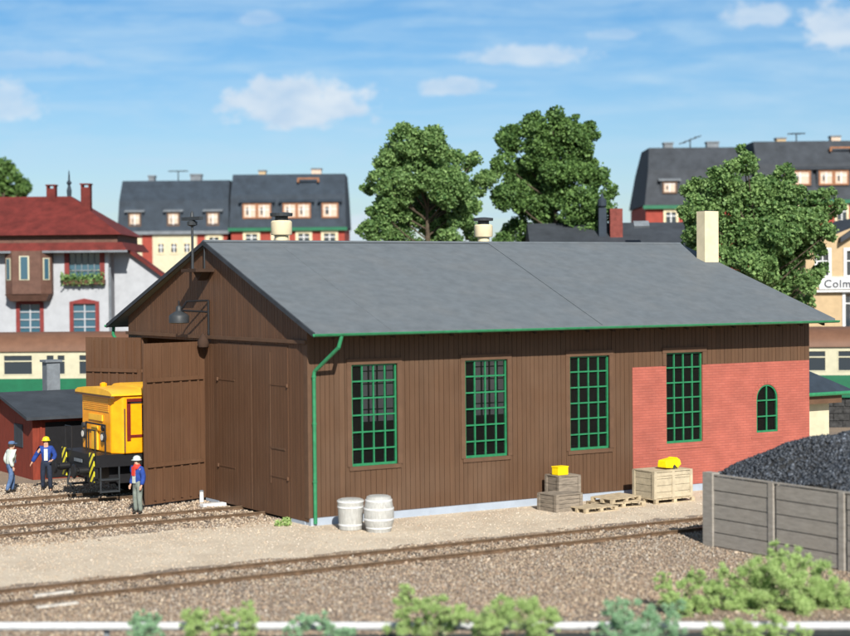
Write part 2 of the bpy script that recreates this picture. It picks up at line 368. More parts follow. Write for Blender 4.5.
# ------------------------------------------------------------------ ground
def ground_mat():
    m = bpy.data.materials.new('gravel_ground'); m.use_nodes = True; t = m.node_tree; b = t.nodes['Principled BSDF']
    b.inputs['Roughness'].default_value = .95; b.inputs['Specular IOR Level'].default_value = .1
    c = N(t, 'ShaderNodeTexCoord'); sp = N(t, 'ShaderNodeSeparateXYZ'); t.links.new(c.outputs['Object'], sp.inputs[0])
    def ns(sc, det=6, r=.6):
        n = N(t, 'ShaderNodeTexNoise'); n.inputs['Scale'].default_value = sc; n.inputs['Detail'].default_value = det; n.inputs['Roughness'].default_value = r
        t.links.new(c.outputs['Object'], n.inputs[0]); return n.outputs[0]
    sand = ramp(t, ns(9, 8, .75), [(.3, (.50, .40, .28)), (.5, (.62, .53, .41)), (.68, (.70, .61, .49))])
    sand = mixc(t, ramp(t, ns(.55, 4), [(.42, (0, 0, 0)), (.68, (.5, .5, .5))]), sand, (.40, .31, .225))
    bal = ramp(t, ns(16, 8, .8), [(.35, (.16, .12, .085)), (.52, (.30, .23, .165)), (.66, (.40, .33, .26))])
    bal = mixc(t, ramp(t, ns(.4, 4), [(.4, (0, 0, 0)), (.65, (.6, .6, .6))]), bal, (.17, .15, .14))
    wob = math_n(t, 'MULTIPLY', math_n(t, 'SUBTRACT', ns(1.2, 5), .5), 1.6)
    y = math_n(t, 'ADD', sp.outputs[1], wob); x = math_n(t, 'ADD', sp.outputs[0], wob)
    def band(v, a, bb): 
        return math_n(t, 'MULTIPLY', math_n(t, 'GREATER_THAN', v, a), math_n(t, 'LESS_THAN', v, bb))
    s1 = band(y, -4.6, 1.4)
    t.links.new(mixc(t, s1, bal, sand), b.inputs['Base Color'])
    bp = N(t, 'ShaderNodeBump'); bp.inputs['Strength'].default_value = .7; bp.inputs['Distance'].default_value = .04
    t.links.new(ns(22, 6, .75), bp.inputs['Height']); t.links.new(bp.outputs[0], b.inputs['Normal'])
    return m
g = MB()
nx, ny = 60, 60
g.add([(-900, -200, 0), (900, -200, 0), (900, 1300, 0), (-900, 1300, 0)], [(0, 1, 2, 3)])
tag(g.build('ground', ground_mat()), 'sandy gravel yard ground', kind='structure')

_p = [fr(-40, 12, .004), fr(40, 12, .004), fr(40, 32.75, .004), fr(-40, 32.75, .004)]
tag(MB().add([tuple(v) for v in _p], [(0, 1, 2, 3)]).build('path', mat('dark_ground', (.045, .05, .045), .9, .15, 6, .3, 30)), 'dark strip of ground in front of the white rail', kind='structure')  # flat dark-coloured strip of ground below the front rail
PAL = np.array([(.38, .29, .20), (.30, .21, .145), (.22, .15, .10), (.31, .27, .225), (.15, .11, .085), (.45, .36, .27), (.25, .205, .17), (.50, .44, .37)]) * np.array([1.10, 1.13, 1.14])
PAL = PAL * .72 + PAL.mean(0) * .28
def pcol(n, wts, jit=.15):
    w_ = np.array(wts, float); w_ /= w_.sum(); c = PAL[rs.choice(len(PAL), n, p=w_)]
    return np.clip(c * (1 + rs.uniform(-jit, jit, (n, 1))), .02, .8)
def region(n, x0, x1, y0, y1, z=0):
    return np.stack([rs.uniform(x0, x1, n), rs.uniform(y0, y1, n), np.full(n, z)], 1)
def keep(P, f): return P[f(P)]
wob = lambda P: .35 * np.sin(P[:, 0] * 1.3) + .25 * np.sin(P[:, 0] * 3.1 + P[:, 1])
A = region(105000, -17, 16, -14.5, -4.4); A = keep(A, lambda P: (P[:, 1] < -4.9 + wob(P) * .6))
inb = (A[:, 0] > 6.4) & (A[:, 1] < -8.9); A = A[~inb]
q = (A[:, 0] * .525 + A[:, 1] * .851)
B2 = region(26000, -14, 9, -24, -14.5); A = np.concatenate([A, B2])
A = A[((A[:, 0] - CAM.x) * FH.x + (A[:, 1] - CAM.y) * FH.y) > 32.7]; A[:, 2] = rs.uniform(-.01, .03, len(A))
rail_d = np.minimum(abs(A[:, 1] + 5.5), abs(A[:, 1] + 7.05)); A = A[rail_d > .07]
stn = np.sin(A[:, 0] * .55 + 1) + np.sin(A[:, 1] * .8) + rs.normal(size=len(A)) * .7
cA = np.where(stn[:, None] > 0, pcol(len(A), (4, 4, 3, 1.2, 2, 1.5, 1.5, .2)), pcol(len(A), (2, 2.5, 3, 3, 2.5, .7, 4, .3)))
tag(stones('ballast_stones', A, rs.uniform(.028, .06, len(A)) * (1 + (rs.rand(len(A)) < .12) * .8), cA, M['stone']), 'brown and grey ballast stones around the front track', kind='stuff')
Bz = region(26000, -15, -.1, .6, 14.5); Bz[:, 2] = rs.uniform(-.01, .03, len(Bz))
dm = np.min([abs(Bz[:, 1] - y) for y in (2.72, 4.22, 8.55, 10.05)], 0); Bz = Bz[dm > .07]
edge = Bz[:, 1] > 1.3 + .5 * np.sin(Bz[:, 0] * 1.1) + rs.normal(size=len(Bz)) * .3; Bz = Bz[edge]
tag(stones('ballast_gravel', Bz, rs.uniform(.035, .085, len(Bz)), pcol(len(Bz), (5, 3, 2, 1, 1.5, 3.5, 1, .5)) * 1.1, M['stone']), 'light brown stones between the shed tracks', kind='stuff')
Sz = np.concatenate([region(11000, -17, 18, -5.2, -.15), region(3500, -15, 0, -.2, 2.2)]); Sz[:, 2] = 0
tag(stones('fine_gravel', Sz, rs.uniform(.018, .05, len(Sz)), pcol(len(Sz), (6, 3, .6, 1.5, .3, 6, .6, 3)) * 1.25, M['stone']), 'fine sandy gravel beside the shed wall', kind='stuff')

# ------------------------------------------------------------------ tracks
def track(x0, x1, y0, gauge, label, cat='railway track'):
    r = empty('railway_track', (x0, y0, 0)); tag(r, label, cat, 'railway tracks of the yard'); L = x1 - x0
    for y in (-gauge / 2, gauge / 2):
        p = MB(); p.prism([(-.06, 0), (.06, 0), (.055, .018), (.012, .03), (.012, .075), (.034, .085), (.034, .105), (-.034, .105), (-.034, .085), (-.012, .075), (-.012, .03), (-.055, .018)], 0, 0, L)
        p.v = [(a, b + y, c) for a, b, c in p.v]; ob = p.build('rail', M['rust'], r)
        h = MB().box(0, y - .030, .106, L, y + .030, .112).build('railhead', M['railtop'], ob)
    k = 0; x = .3
    while x < L and k < 99:
        MB().rbox((x, rnd.uniform(-.03, .03), -.035), (.24, gauge + 1.0, .10), rnd.uniform(-.02, .02)).build('sleeper', M['sleeper'], r); x += .68; k += 1
    return r
track(-25, 9.4, -6.27, 1.5, 'rusty railway track crossing the whole foreground')
track(-18, 17, 3.47, 1.5, 'rusty railway track leading under the closed shed doors')
track(-18, 17, 9.3, 1.5, 'rusty railway track under the yellow locomotive')

# ------------------------------------------------------------------ engine shed
L, W = 18.8, 13.03
RY, RZt = 6.47, 8.03
def roof_z(y): return RZt - (RY - y) * .3519 if y < RY else RZt - (y - RY) * .3477
shed = tag(empty('engine_shed', (0, 0, 0)), 'brown timber two-road engine shed with grey felt roof and red brick end panel', 'engine shed')
def planks(mb, u0, u1, z0, top, holes, place, rev=0, wmin=.14, wmax=.19, gap=.013, th=.035):
    u = u0
    while u < u1 - .01:
        wd = rnd.uniform(wmin, wmax); ue = min(u1, u + wd)
        if u1 - ue < .08: ue = u1
        mb.cur = rnd.uniform(.92, 1.06); j = rnd.uniform(0, .006)
        for (a, b, c, d) in cells(u, ue - gap, z0, 99, holes):
            ta, tb = min(d, top(a)), min(d, top(b))
            if max(ta, tb) <= c + .02: continue
            mb.hexa(place(a, b, c, max(ta, c + .001), max(tb, c + .001), th + j))
        u = ue
    mb.cur = 1.0
def pl_front(a, b, c, ta, tb, th): return [(a, -th, c), (b, -th, c), (b, 0, c), (a, 0, c), (a, -th, ta), (b, -th, tb), (b, 0, tb), (a, 0, ta)]
def pl_gable(a, b, c, ta, tb, th): return [(-th, a, c), (-th, b, c), (0, b, c), (0, a, c), (-th, a, ta), (-th, b, tb), (0, b, tb), (0, a, ta)]
WZ0, WZ1 = 1.55, 4.41
WIN = [(1.34, 2.82), (5.13, 6.61), (8.91, 10.40), (12.66, 14.14)]
AW = (16.43, 17.36, 1.70, 3.26)
wh = [(a, b, WZ0, WZ1) for a, b in WIN]
BZ = 4.0; BX = 11.31
wt = roof_z(0) - .13
p = MB(); planks(p, 0, L, .21, lambda u: wt, wh + [(BX, L + .1, 0, BZ)], pl_front); p.build('plank_wall', M['plank'], shed)
# long wall body behind the planks
b = MB()
for (a, c, d, e) in cells(0, L, .21, wt, wh + [AW]): b.box(a, .001, d, c, .16, e)
b.build('wall_core', M['backing'], shed)
# brick panel with arched window hole
b = MB()
for (a, c, d, e) in cells(BX, L - .03, .215, BZ, [WIN_ for WIN_ in wh] + [AW]): b.box(a, -.05, d, c, 0, e)
ac, ar = (AW[0] + AW[1]) / 2, (AW[1] - AW[0]) / 2; zs = AW[3] - ar
for i in range(12):   # arch spandrels
    a0, a1 = PI * i / 12, PI * (i + 1) / 12
    x0, x1 = ac + ar * math.cos(a0), ac + ar * math.cos(a1)
    b.hexa([(x1, -.05, zs + ar * math.sin(a1)), (x0, -.05, zs + ar * math.sin(a0)), (x0, 0, zs + ar * math.sin(a0)), (x1, 0, zs + ar * math.sin(a1)), (x1, -.05, AW[3]), (x0, -.05, AW[3]), (x0, 0, AW[3]), (x1, 0, AW[3])])
b.build('brick_wall', M['brick'], shed)
for q_ in ((12.3, 1.36, 14.5, 1.44), (16.2, 1.50, 17.6, 1.58)): MB().box(q_[0], -.065, q_[1], q_[2], -.051, q_[3]).build('brick_sill', M['brick'], shed)
b = MB()
for i in range(12):
    a0, a1 = PI * i / 12 + .02, PI * (i + 1) / 12 - .02
    P = []
    for yy in (-.058, -.051):
        for (r_, a_) in ((ar + .02, a0), (ar + .02, a1), (ar + .17, a1), (ar + .17, a0)): P.append((ac + r_ * math.cos(a_), yy, zs + r_ * math.sin(a_)))
    b.hexa([P[0], P[1], P[2], P[3], P[4], P[5], P[6], P[7]])
b.build('brick_arch', M['brick'], shed)
# end and back walls
def wall_rects(mb, rects): 
    for r_ in rects: mb.box(*r_)
BACKW = WIN[:3] + [(13.9, 15.38), (17.1, 18.55)]
b = MB()
for (a, c, d, e) in cells(0, L, 0, roof_z(W) - .13, [(x0, x1, WZ0, WZ1) for x0, x1 in BACKW]): b.box(a, W - .16, d, c, W, e)
b.build('back_wall', M['trim'], shed)

b = MB()
b.prism([(0.161, .21), (W - .161, .21), (W - .161, roof_z(W - .161) - .13), (RY, RZt - .13), (.161, roof_z(.161) - .13)], 0, L - .16, L - .002); b.build('end_wall', M['trim'], shed)
# gable wall with two door bays
D0, D1 = (1.15, 5.81), (6.85, 11.80); DT = 4.95
p = MB(); tg = lambda y: roof_z(y) - .13
planks(p, 0, W, .10, tg, [(D0[0], D0[1], 0, DT), (D1[0], D1[1], 0, DT)], pl_gable); p.build('gable_wall', M['doorplank'], shed)
b = MB()
for (a, c) in ((0.161, D0[0]), (D0[1], D1[0]), (D1[1], W - .161)): b.box(.001, a, .1, .16, c, DT)
b.prism([(.161, DT), (W - .161, DT), (W - .161, tg(W - .161)), (RY, tg(RY)), (.161, tg(.161))], 0, .001, .16)
b.build('gable_core', M['backing'], shed)
MB().box(-.12, -.03, 5.03, -.04, W + .03, 5.13).build('lintel_board', M['trim'], shed)
MB().box(-.06, -.06, .2, .02, .03, wt - .02).box(-.055, .031, .2, -.042, .16, 5.02).build('corner_post', M['trim'], shed)
# foundation
b = MB().box(-.02, -.10, -.3, L + .02, .2, .205).box(-.05, 0.21, -.3, .2, 1.05, .09).box(L - .2, .21, -.3, L + .02, W, .205).box(.21, W - .2, -.3, L - .21, W + .05, .2).box(-.05, 5.85, -.3, .2, 6.8, .09).box(-.05, 11.85, -.3, .2, W, .09)
b.build('foundation', M['concrete'], shed)
# roof: two slabs per slope with a seam
ex0, ex1, rx0, rx1 = -.38, 18.93, -.18, 18.68
def slab(xa0, xa1, xr0, xr1, ye, ze, up=0, th=.12):
    return [(xa0, ye, ze - th), (xa1, ye, ze - th), (xr1, RY, RZt - th), (xr0, RY, RZt - th), (xa0, ye, ze + up), (xa1, ye, ze + up), (xr1, RY, RZt + up), (xr0, RY, RZt + up)]
ES = 9.35; RS = 10.25
rf = MB().hexa(slab(ex0, ES, rx0, RS, -1.09, 5.37)).hexa(slab(ES, ex1, RS, rx1, -1.09, 5.37, .020)).hexa(slab(ex0, ex1, rx0, rx1, 14.12, 5.37))
roof = rf.build('roof', M['felt'], shed)
def onr(x, y, off=.03): return (x, y, roof_z(y) + off)
sm = MB()
for x in (2.2,): sm.tube(onr(x - .15, -1.05, .0), onr(x + .1, RY - .05, .0), .010, .010, 6)
sm.build('felt_seam', M['felt'], roof)
MB().hexa([(rx0 - .01, RY - .16, RZt - .03), (rx1 + .01, RY - .16, RZt - .03), (rx1 + .01, RY + .16, RZt - .03), (rx0 - .01, RY + .16, RZt - .03), (rx0 - .01, RY - .03, RZt + .035), (rx1 + .01, RY - .03, RZt + .035), (rx1 + .01, RY + .03, RZt + .035), (rx0 - .01, RY + .03, RZt + .035)]).build('ridge_cap', M['felt'], roof)
b = MB()   # barge boards along the gable edge
for (y0, z0, x0) in ((-1.09, 5.37, ex0), (14.12, 5.37, ex0)):
    b.hexa([(x0 - .03, y0, z0 - .13), (x0 + .02, y0, z0 - .13), (rx0 + .02, RY, RZt - .13), (rx0 - .03, RY, RZt - .13), (x0 - .03, y0, z0 - .0), (x0 + .02, y0, z0 - .0), (rx0 + .02, RY, RZt + .0), (rx0 - .03, RY, RZt + .0)])
b.build('barge_board', M['slate2'], shed)
# gutters
def gutter(y, x0, x1, z, sgn):
    prof = [(-.075 + .075 * (1 - math.cos(a)), -.075 * math.sin(a)) for a in [PI * i / 8 for i in range(9)]]
    outer = prof; inner = [(u * .82 - .0 + (.0), v * .82 + .004) for u, v in prof][::-1]
    m_ = MB().prism([(y + u, z + v) for u, v in outer] + [(y + u, z + v) for u, v in inner], 0, x0, x1)
    return m_
gutter(-1.165, ex0 - .05, ex1 + .08, 5.33, 1).build('gutter', M['gutter'], shed, True)
gutter(14.17, ex0 - .05, ex1 + .05, 5.33, 1).build('gutter', M['gutter'], shed, True)
dp = MB().path([(.42, -1.17, 5.27), (.36, -1.1, 4.95), (.12, -.16, 4.28), (.10, -.14, 4.2), (.10, -.14, .06)], .055, 10)
for z in (1.2, 2.8, 4.1): dp.tube((.10, -.14, z), (.10, -.14, z + .05), .068, .068, 10); dp.box(.08, -.1, z, .12, -.0, z + .04)
dp.build('downpipe', M['gutter'], shed, True)
dp = MB().path([(-.1, 14.2, 5.27), (-.2, 14.0, 5.0), (-.05, 13.2, 4.3), (-.05, 13.15, .06)], .055, 10).build('downpipe', M['gutter'], shed, True)
# rafters under the eave
for i in range(20):
    x = .2 + i * .96
    MB().hexa([(x, -1.02, 5.17), (x + .09, -1.02, 5.17), (x + .09, -.05, 5.48), (x, -.05, 5.48), (x, -1.02, 5.26), (x + .09, -1.02, 5.26), (x + .09, -.05, 5.60), (x, -.05, 5.60)]).build('rafter_end', M['backing'], shed)
# windows
def window(x0, x1, z0, z1, nc=4, nr=6, y=.035, trimm=True):
    fb = MB(); fw = .05
    fb.box(x0, y - .03, z0, x0 + fw, y + .04, z1).box(x1 - fw, y - .03, z0, x1, y + .04, z1).box(x0 + fw, y - .03, z0, x1 - fw, y + .04, z0 + .07).box(x0 + fw, y - .03, z1 - fw, x1 - fw, y + .04, z1)
    for i in range(1, nc): xx = x0 + (x1 - x0) * i / nc; fb.box(xx - .02, y - .026, z0 + .07, xx + .02, y + .026, z1 - fw)
    for i in range(1, nr): zz_ = z0 + (z1 - z0) * i / nr; fb.box(x0 + fw, y - .032, zz_ - .022, x1 - fw, y + .020, zz_ + .022)
    f = fb.build('window', M['green'], shed)
    MB().box(x0 + .03, y + .028, z0 + .03, x1 - .03, y + .034, z1 - .03).build('glass', M['glass'], f)
    if trimm:
        MB().box(x0 - .10, -.075, z0 - .115, x1 + .10, .03, z0 - .005).build('sill', M['trim'], f)
        MB().box(x0 - .16, -.07, z1 + .0, x1 + .16, -.04, z1 + .16).box(x0 - .16, -.068, z0 - .0, x0 - .01, -.041, z1 - .002).box(x1 + .01, -.068, z0 - .0, x1 + .16, -.041, z1 - .002).box(x0 - .01, -.034, z0, x0 + .0, .16, z1).box(x1, -.034, z0, x1 + .01, .16, z1).build('surround', M['trim'], f)
    return f
for i, (x0, x1) in enumerate(WIN[:3]): window(x0, x1, WZ0, WZ1)
f = window(WIN[3][0], WIN[3][1], WZ0, WZ1, trimm=False)
MB().box(WIN[3][0] - .16, -.078, WZ1, WIN[3][1] + .16, -.044, WZ1 + .16).box(WIN[3][0] - .15, -.07, BZ + .01, WIN[3][0] - .005, -.044, WZ1 - .002).box(WIN[3][1] + .005, -.07, BZ + .01, WIN[3][1] + .15, -.044, WZ1 - .002).build('surround', M['trim'], f)
# arched window
fb = MB(); x0, x1, z0, z1 = AW; y = .0; 
fb.box(x0, y - .03, z0, x0 + .05, y + .03, zs).box(x1 - .05, y - .03, z0, x1, y + .03, zs).box(x0 + .05, y - .03, z0, x1 - .05, y + .03, z0 + .06)
fb.box(ac - .02, y - .026, z0 + .06, ac + .02, y + .02, z1 - .04)
for k in (1, 2): zz_ = z0 + (z1 - z0) * k / 3; fb.box(x0 + .05, y - .034, zz_ - .022, x1 - .05, y + .01, zz_ + .022)
for i in range(12):
    a0, a1 = PI * i / 12, PI * (i + 1) / 12; P = []
    for yy in (-.03, .03):
        for (r_, a_) in ((ar - .05, a0), (ar - .05, a1), (ar, a1), (ar, a0)): P.append((ac + r_ * math.cos(a_), yy, zs + r_ * math.sin(a_)))
    fb.hexa(P)
f = fb.build('arched_window', M['green'], shed)
MB().prism([(x0 + .02, z0), (x1 - .02, z0), (x1 - .02, zs)] + [(ac + (ar - .02) * math.cos(PI * i / 12), zs + (ar - .02) * math.sin(PI * i / 12)) for i in range(1, 12)] + [(x0 + .02, zs)], 1, .04, .046).build('glass', M['glass'], f)
for (x0, x1) in BACKW:
    fb = MB()
    for i in range(5): xx = x0 + .02 + (x1 - x0 - .04) * i / 4; fb.box(xx - .025, W - .12, WZ0, xx + .025, W - .06, WZ1)
    for i in range(7): zz_ = WZ0 + .02 + (WZ1 - WZ0 - .04) * i / 6; fb.box(x0, W - .125, zz_ - .022, x1, W - .065, zz_ + .022)
    f = fb.build('back_window', M['green'], shed); MB().box(x0, W - .05, WZ0, x1, W - .045, WZ1).build('glass', M['frost'], f)
# doors
def leaf(width, height, hinge, ang, flip, rib=False, wicket=False, name='door_leaf'):
    # local x from the hinge outwards, y = thickness, ang = direction of the leaf in plan
    e = MB(); u = 0
    while u < width - .01:
        ue = min(width, u + rnd.uniform(.15, .22)); 
        if width - ue < .08: ue = width
        e.cur = rnd.uniform(.93, 1.05); e.box(u, -.03, 0, ue - .012, .03, height); u = ue
    o = e.build(name, M['doorplank'], shed); o.location = hinge; o.rotation_euler = (0, 0, ang)
    s_ = -1 if flip else 1
    for z in (height * .23, height * .77):
        h = MB().box(0, s_ * .032, z - .022, min(width * .5, 1.2), s_ * .045, z + .022)
        h.tube((0, s_ * .05, z - .05), (0, s_ * .05, z + .05), .035, .035, 8); h.build('strap_hinge', M['doorplank'], o)
    if rib:
        r_ = MB()
        for k in range(6): xx = .25 + k * (width - .3) / 6; r_.box(xx, -s_ * .032, .1, xx + .07, -s_ * .075, height - .1)
        r_.box(.1, -s_ * .078, height * .23, width - .08, -s_ * .10, height * .23 + .12).box(.1, -s_ * .078, height * .76, width - .08, -s_ * .10, height * .76 + .12)
        r_.build('brace', M['doorplank'], o)
    if wicket:
        wx = .18
        r_ = MB().box(wx + .9, s_ * .032, .9, wx + .94, s_ * .05, height - .2).box(wx - .6 + .6, s_ * .032, 1.9, wx + .9, s_ * .05, 1.95)
        r_.build('wicket_frame', M['trim'], o)
    return o
LH = DT - .09
# closed pair, angle pi/2 = towards +Y ; the outside is -X
leaf(2.31, LH, (-.02, D0[0] + .01, .08), PI / 2, False, wicket=True)
leaf(2.31, LH, (-.02, D0[1] - .01, .08), -PI / 2, True)
th = math.radians(107); leaf(2.40, LH - .02, (-.05, 6.85, .1), PI / 2 + th, True, rib=True)
th = math.radians(152); leaf(2.40, LH - .02, (-.09, 11.80, .1), -PI / 2 - th, True, rib=True)
MB().box(-.05, D0[1] - 2.33, .1, -.02 - .045, D0[1] - 2.31, LH).build('door_stop', M['trim'], shed)
# chimney and roof ventilators
cx, cy = 18.45, 4.62
ch = MB().box(cx - .33, cy - .22, 6.9, cx + .30, cy + .22, 9.12).build('chimney', M['cream'], shed)
MB().box(cx - .25, cy - .14, 9.121, cx + .22, cy + .14, 9.15).build('flue', M['dark'], ch)
for (x, s_) in ((2.95, .82), (10.72, .76)):
    b = MB().lathe([(.27 * s_, -.5), (.27 * s_, .28 * s_), (.30 * s_, .30 * s_)], (x, 7.35, 8.0), 16)
    b.lathe([(.40 * s_, .32 * s_), (.42 * s_, .36 * s_), (.42 * s_, .82 * s_), (.36 * s_, .88 * s_)], (x, 7.35, 8.0), 20)
    o = b.build('roof_ventilator', M['cream'], shed, True)
    c = MB().lathe([(.26 * s_, .88 * s_ + .002), (.26 * s_, 1.05 * s_)], (x, 7.35, 8.0), 10)
    for k in range(6): c.tube((x + .33 * s_ * math.cos(k), 7.35 + .33 * s_ * math.sin(k), 7.8 + .88 * s_), (x + .33 * s_ * math.cos(k), 7.35 + .33 * s_ * math.sin(k), 7.8 + 1.06 * s_), .035, .035, 6)
    c.lathe([(.44 * s_, 1.05 * s_), (.45 * s_, 1.17 * s_), (.12 * s_, 1.21 * s_)], (x, 7.35, 8.0), 20)
    c.build('vent_cap', M['dark'], o)
# annexe behind the right end
ax0, ax1, ay0, ay1 = L + .02, 21.7, 2.0, 6.2
an = tag(empty('lean_to_annexe', (L + .02, ay0, 0)), 'small cream annexe with slate roof and green gutter at the brick end of the shed', 'annexe')
zz0 = 2.68
MB().box(0, 0, 0, ax1 - ax0, ay1 - ay0, zz0).build('wall', M['creamw'], an)
o = MB()
wA = ax1 - ax0
o.add([(0, -.5, zz0 - .05), (wA + .75, -.5, zz0 - .05), (wA + .75, ay1 - ay0 + .4, zz0 - .05), (0, ay1 - ay0 + .4, zz0 - .05), (0, -.5, zz0 + .08), (wA + .75, -.5, zz0 + .08), (wA + .75, ay1 - ay0 + .4, zz0 + .08), (0, ay1 - ay0 + .4, zz0 + .08), (0, 1.6, zz0 + 1.25), (wA - 1.0, 1.6, zz0 + 1.25)],
      [(0, 3, 2, 1), (0, 1, 5, 4), (1, 2, 6, 5), (2, 3, 7, 6), (3, 0, 4, 7), (4, 5, 9, 8), (5, 6, 9), (6, 7, 8, 9), (7, 4, 8)])
o.build('roof', M['slate'], an)
MB().tube((0, -.56, zz0 + .02), (wA + .9, -.56, zz0 + .02), .07, .07, 8).build('gutter', M['gutter'], an)
MB().box(0, -.42, zz0 - .32, wA + .2, -.02, zz0 - .06).build('soffit_shade', M['trim'], an)  # brown strip standing in for the soffit shadow below the eave

# wall lamp and roof mast
lp = tag(empty('wall_lamp', (-.04, 6.4, 6.1)), 'dark bell-shaped lamp on an angled bracket above the engine shed doors', 'lamp')
MB().path([(-.03, 0, .1), (-.03, 0, -.95)], .035, 8).path([(-.03, 0, .1), (-.5, .55, .08), (-.62, .75, -.2), (-.03, 0, -.25)], .032, 8).build('bracket', M['black'], lp)
MB().lathe([(.05, .05), (.09, 0), (.10, -.12), (.27, -.22), (.31, -.28), (.31, -.48), (.24, -.50)], (-.66, .8, -.10), 18).build('lamp_shade', M['dark'], lp, True)
MB().tube((-.66, .8, .1), (-.66, .8, -.16), .03, .03, 8).build('lamp_stem', M['black'], lp)
MB().lathe([(.03, .24), (.13, .10), (.18, -.04), (.15, -.17), (.05, -.23)], (-.22, 0, -1.15), 16).build('bell', M['backing'], lp, True)
ms = tag(empty('roof_mast', (-.04, 6.55, 7.1)), 'thin dark mast with small cross head on a bracket at the gable peak', 'mast')
MB().box(-.62, -.55, -.02, 0, .55, .08).prism([(-.35, -.02), (.35, -.02), (0, -.28)], 0, -.3, -.02).build('bracket', M['backing'], ms)
MB().tube((-.45, .05, .05), (-.45, .05, 1.5), .045, .04, 8).tube((-.12, -.1, .05), (-.12, -.1, .85), .025, .025, 6).build('pole', M['dark'], ms)
MB().rbox((-.45, .05, 1.62), (.14, .95, .10), .2).lathe([(.06, 1.38), (.16, 1.42), (.16, 1.52), (.08, 1.57)], (-.45, .05, 0), 10).lathe([(.07, 1.67), (.05, 1.80), (.01, 1.86)], (-.45, .05, 0), 8).build('cross_head', M['dark'], ms)

# ------------------------------------------------------------------ locomotive
loco = tag(empty('locomotive', (-2.62, 9.3, 0)), 'yellow shunting locomotive with black frame standing half out of the open shed doors', 'locomotive')
MB().box(-.6, -1.42, 1.12, 8.6, 1.42, 1.50).box(-.62, -1.38, .78, -.5, 1.38, 1.12).box(0, -1.0, .55, 8.0, 1.0, 1.12).build('frame', M['black'], loco)
cab = MB().prism([(0, 1.28), (.0, -1.18), (.28, -1.5), (8.2, -1.5), (8.2, 1.5), (.22, 1.5)][::1], 2, 1.502, 3.30)
cab.build('body', M['yellow'], loco, bevel=.04)
rf = MB()
prof = [(-1.58, 3.30), (-1.58, 3.36), (-1.35, 3.44), (-.8, 3.49), (0, 3.51), (.8, 3.49), (1.35, 3.44), (1.58, 3.36), (1.58, 3.30)]
rf.prism(prof, 0, -.12, 1.1); rf.prism([(a * .98, b + .08) for a, b in prof], 0, 1.101, 4.3); rf.prism([(a * .8, b - .02) for a, b in prof], 0, 4.301, 8.2)
ro = rf.build('roof', M['yellowl'], loco, True)
MB().box(-.14, -1.55, 3.24, -.02, 1.55, 3.295).build('rain_strip', M['trim'], ro)
MB().lathe([(.1, 0), (.12, .1), (.05, .14)], (.35, .3, 3.49), 10).build('whistle', M['yellow'], ro)
# side window in a red frame, side door
wn = MB().box(.40, -1.53, 1.9, .52, -1.505, 3.2).box(.521, -1.53, 3.08, 2.4, -1.505, 3.2).box(.521, -1.53, 2.0, 2.4, -1.505, 2.08).box(2.28, -1.53, 2.081, 2.4, -1.505, 3.079).build('side_window', M['red'], loco)
MB().box(.9, -1.512, 2.2, 2.1, -1.504, 2.98).build('pane', M['darkglass'], wn)
MB().box(2.5, -1.56, 1.55, 2.54, -1.535, 3.1).build('side_handrail', M['dark'], loco)
for y in (1.0, -.68):
    h = MB().tube((-.10, y, 1.98), (.02, y, 1.98), .15, .15, 14); h.tube((-.10, y, 2.26), (.02, y, 2.26), .09, .09, 12)
    o = h.build('headlight', M['dark'], loco, True)
    MB().tube((-.11, y, 1.98), (-.102, y, 1.98), .10, .10, 12).build('lens', M['lens'], o)
MB().path([(-.16, .52, 1.5), (-.16, .52, 2.38), (-.16, -1.12, 2.38), (-.16, -1.12, 1.5)], .03, 8).build('front_handrail', M['black'], loco)
MB().box(-.05, -.15, 1.55, -.01, .35, 2.3).build('front_door', M['yellowl'], loco)
MB().box(-.04, -.55, 2.47, -.004, .62, 2.66).build('number_plate', M['yellowl'], loco)
for k in range(7): MB().box(-.025, -1.05, 2.78 + k * .06, -.003, 1.1, 2.80 + k * .06).build('louvre', M['yellowl'], loco)
MB().path([(-.56, 1.3, 1.5), (-.56, 1.3, 2.25), (-.56, .75, 2.25), (-.56, .75, 1.5)], .022, 6).path([(-.56, -.75, 1.5), (-.56, -.75, 2.25), (-.56, -1.3, 2.25), (-.56, -1.3, 1.5)], .022, 6).build('platform_railing', M['black'], loco)
MB().box(.42, -1.53, 3.05, 2.3, -1.506, 3.1).box(.30, -1.56, 1.55, .335, -1.535, 2.9).build('side_rail', M['dark'], loco)
for y in (.87, -.87):
    bu = MB().tube((-.62, y, 1.0), (-.95, y, 1.0), .12, .12, 12).tube((-.95, y, 1.0), (-1.08, y, 1.0), .07, .07, 10)
    bu.lathe([(.21, 0), (.23, .03), (.19, .07)], (0, 0, 0), 18)
    k = len(bu.v) - 54
    bu.v[k:] = [(-1.06 - c_, y + a_, 1.0 + b_) for a_, b_, c_ in bu.v[k:]]
    bu.build('buffer', M['black'], loco, True)
for y in (1.22, -.98 - .22): MB().box(-.645, y - .2, .68, -.622, y + .2, 1.56).build('warning_plate', M['hazard'], loco)
MB().box(-.64, -.35, 1.2, -.622, .35, 1.30).build('buffer_beam_plate', M['lead'], loco)
MB().box(-.9, -.06, .85, -.62, .06, 1.0).tube((-.9, -.05, .92), (-.98, 0, .6), .035, .035, 8).tube((-.98, 0, .6), (-.8, 0, .35), .03, .03, 8).build('coupling', M['dark'], loco)
for s_ in (1, -1):
    st = MB()
    for z in (.35, .72): st.box(-.45, s_ * 1.2, z, .15, s_ * 1.48, z + .04)
    st.box(-.47, s_ * 1.42, .33, -.43, s_ * 1.46, 1.12).box(.13, s_ * 1.42, .33, .17, s_ * 1.46, 1.12); st.build('cab_step', M['dark'], loco)
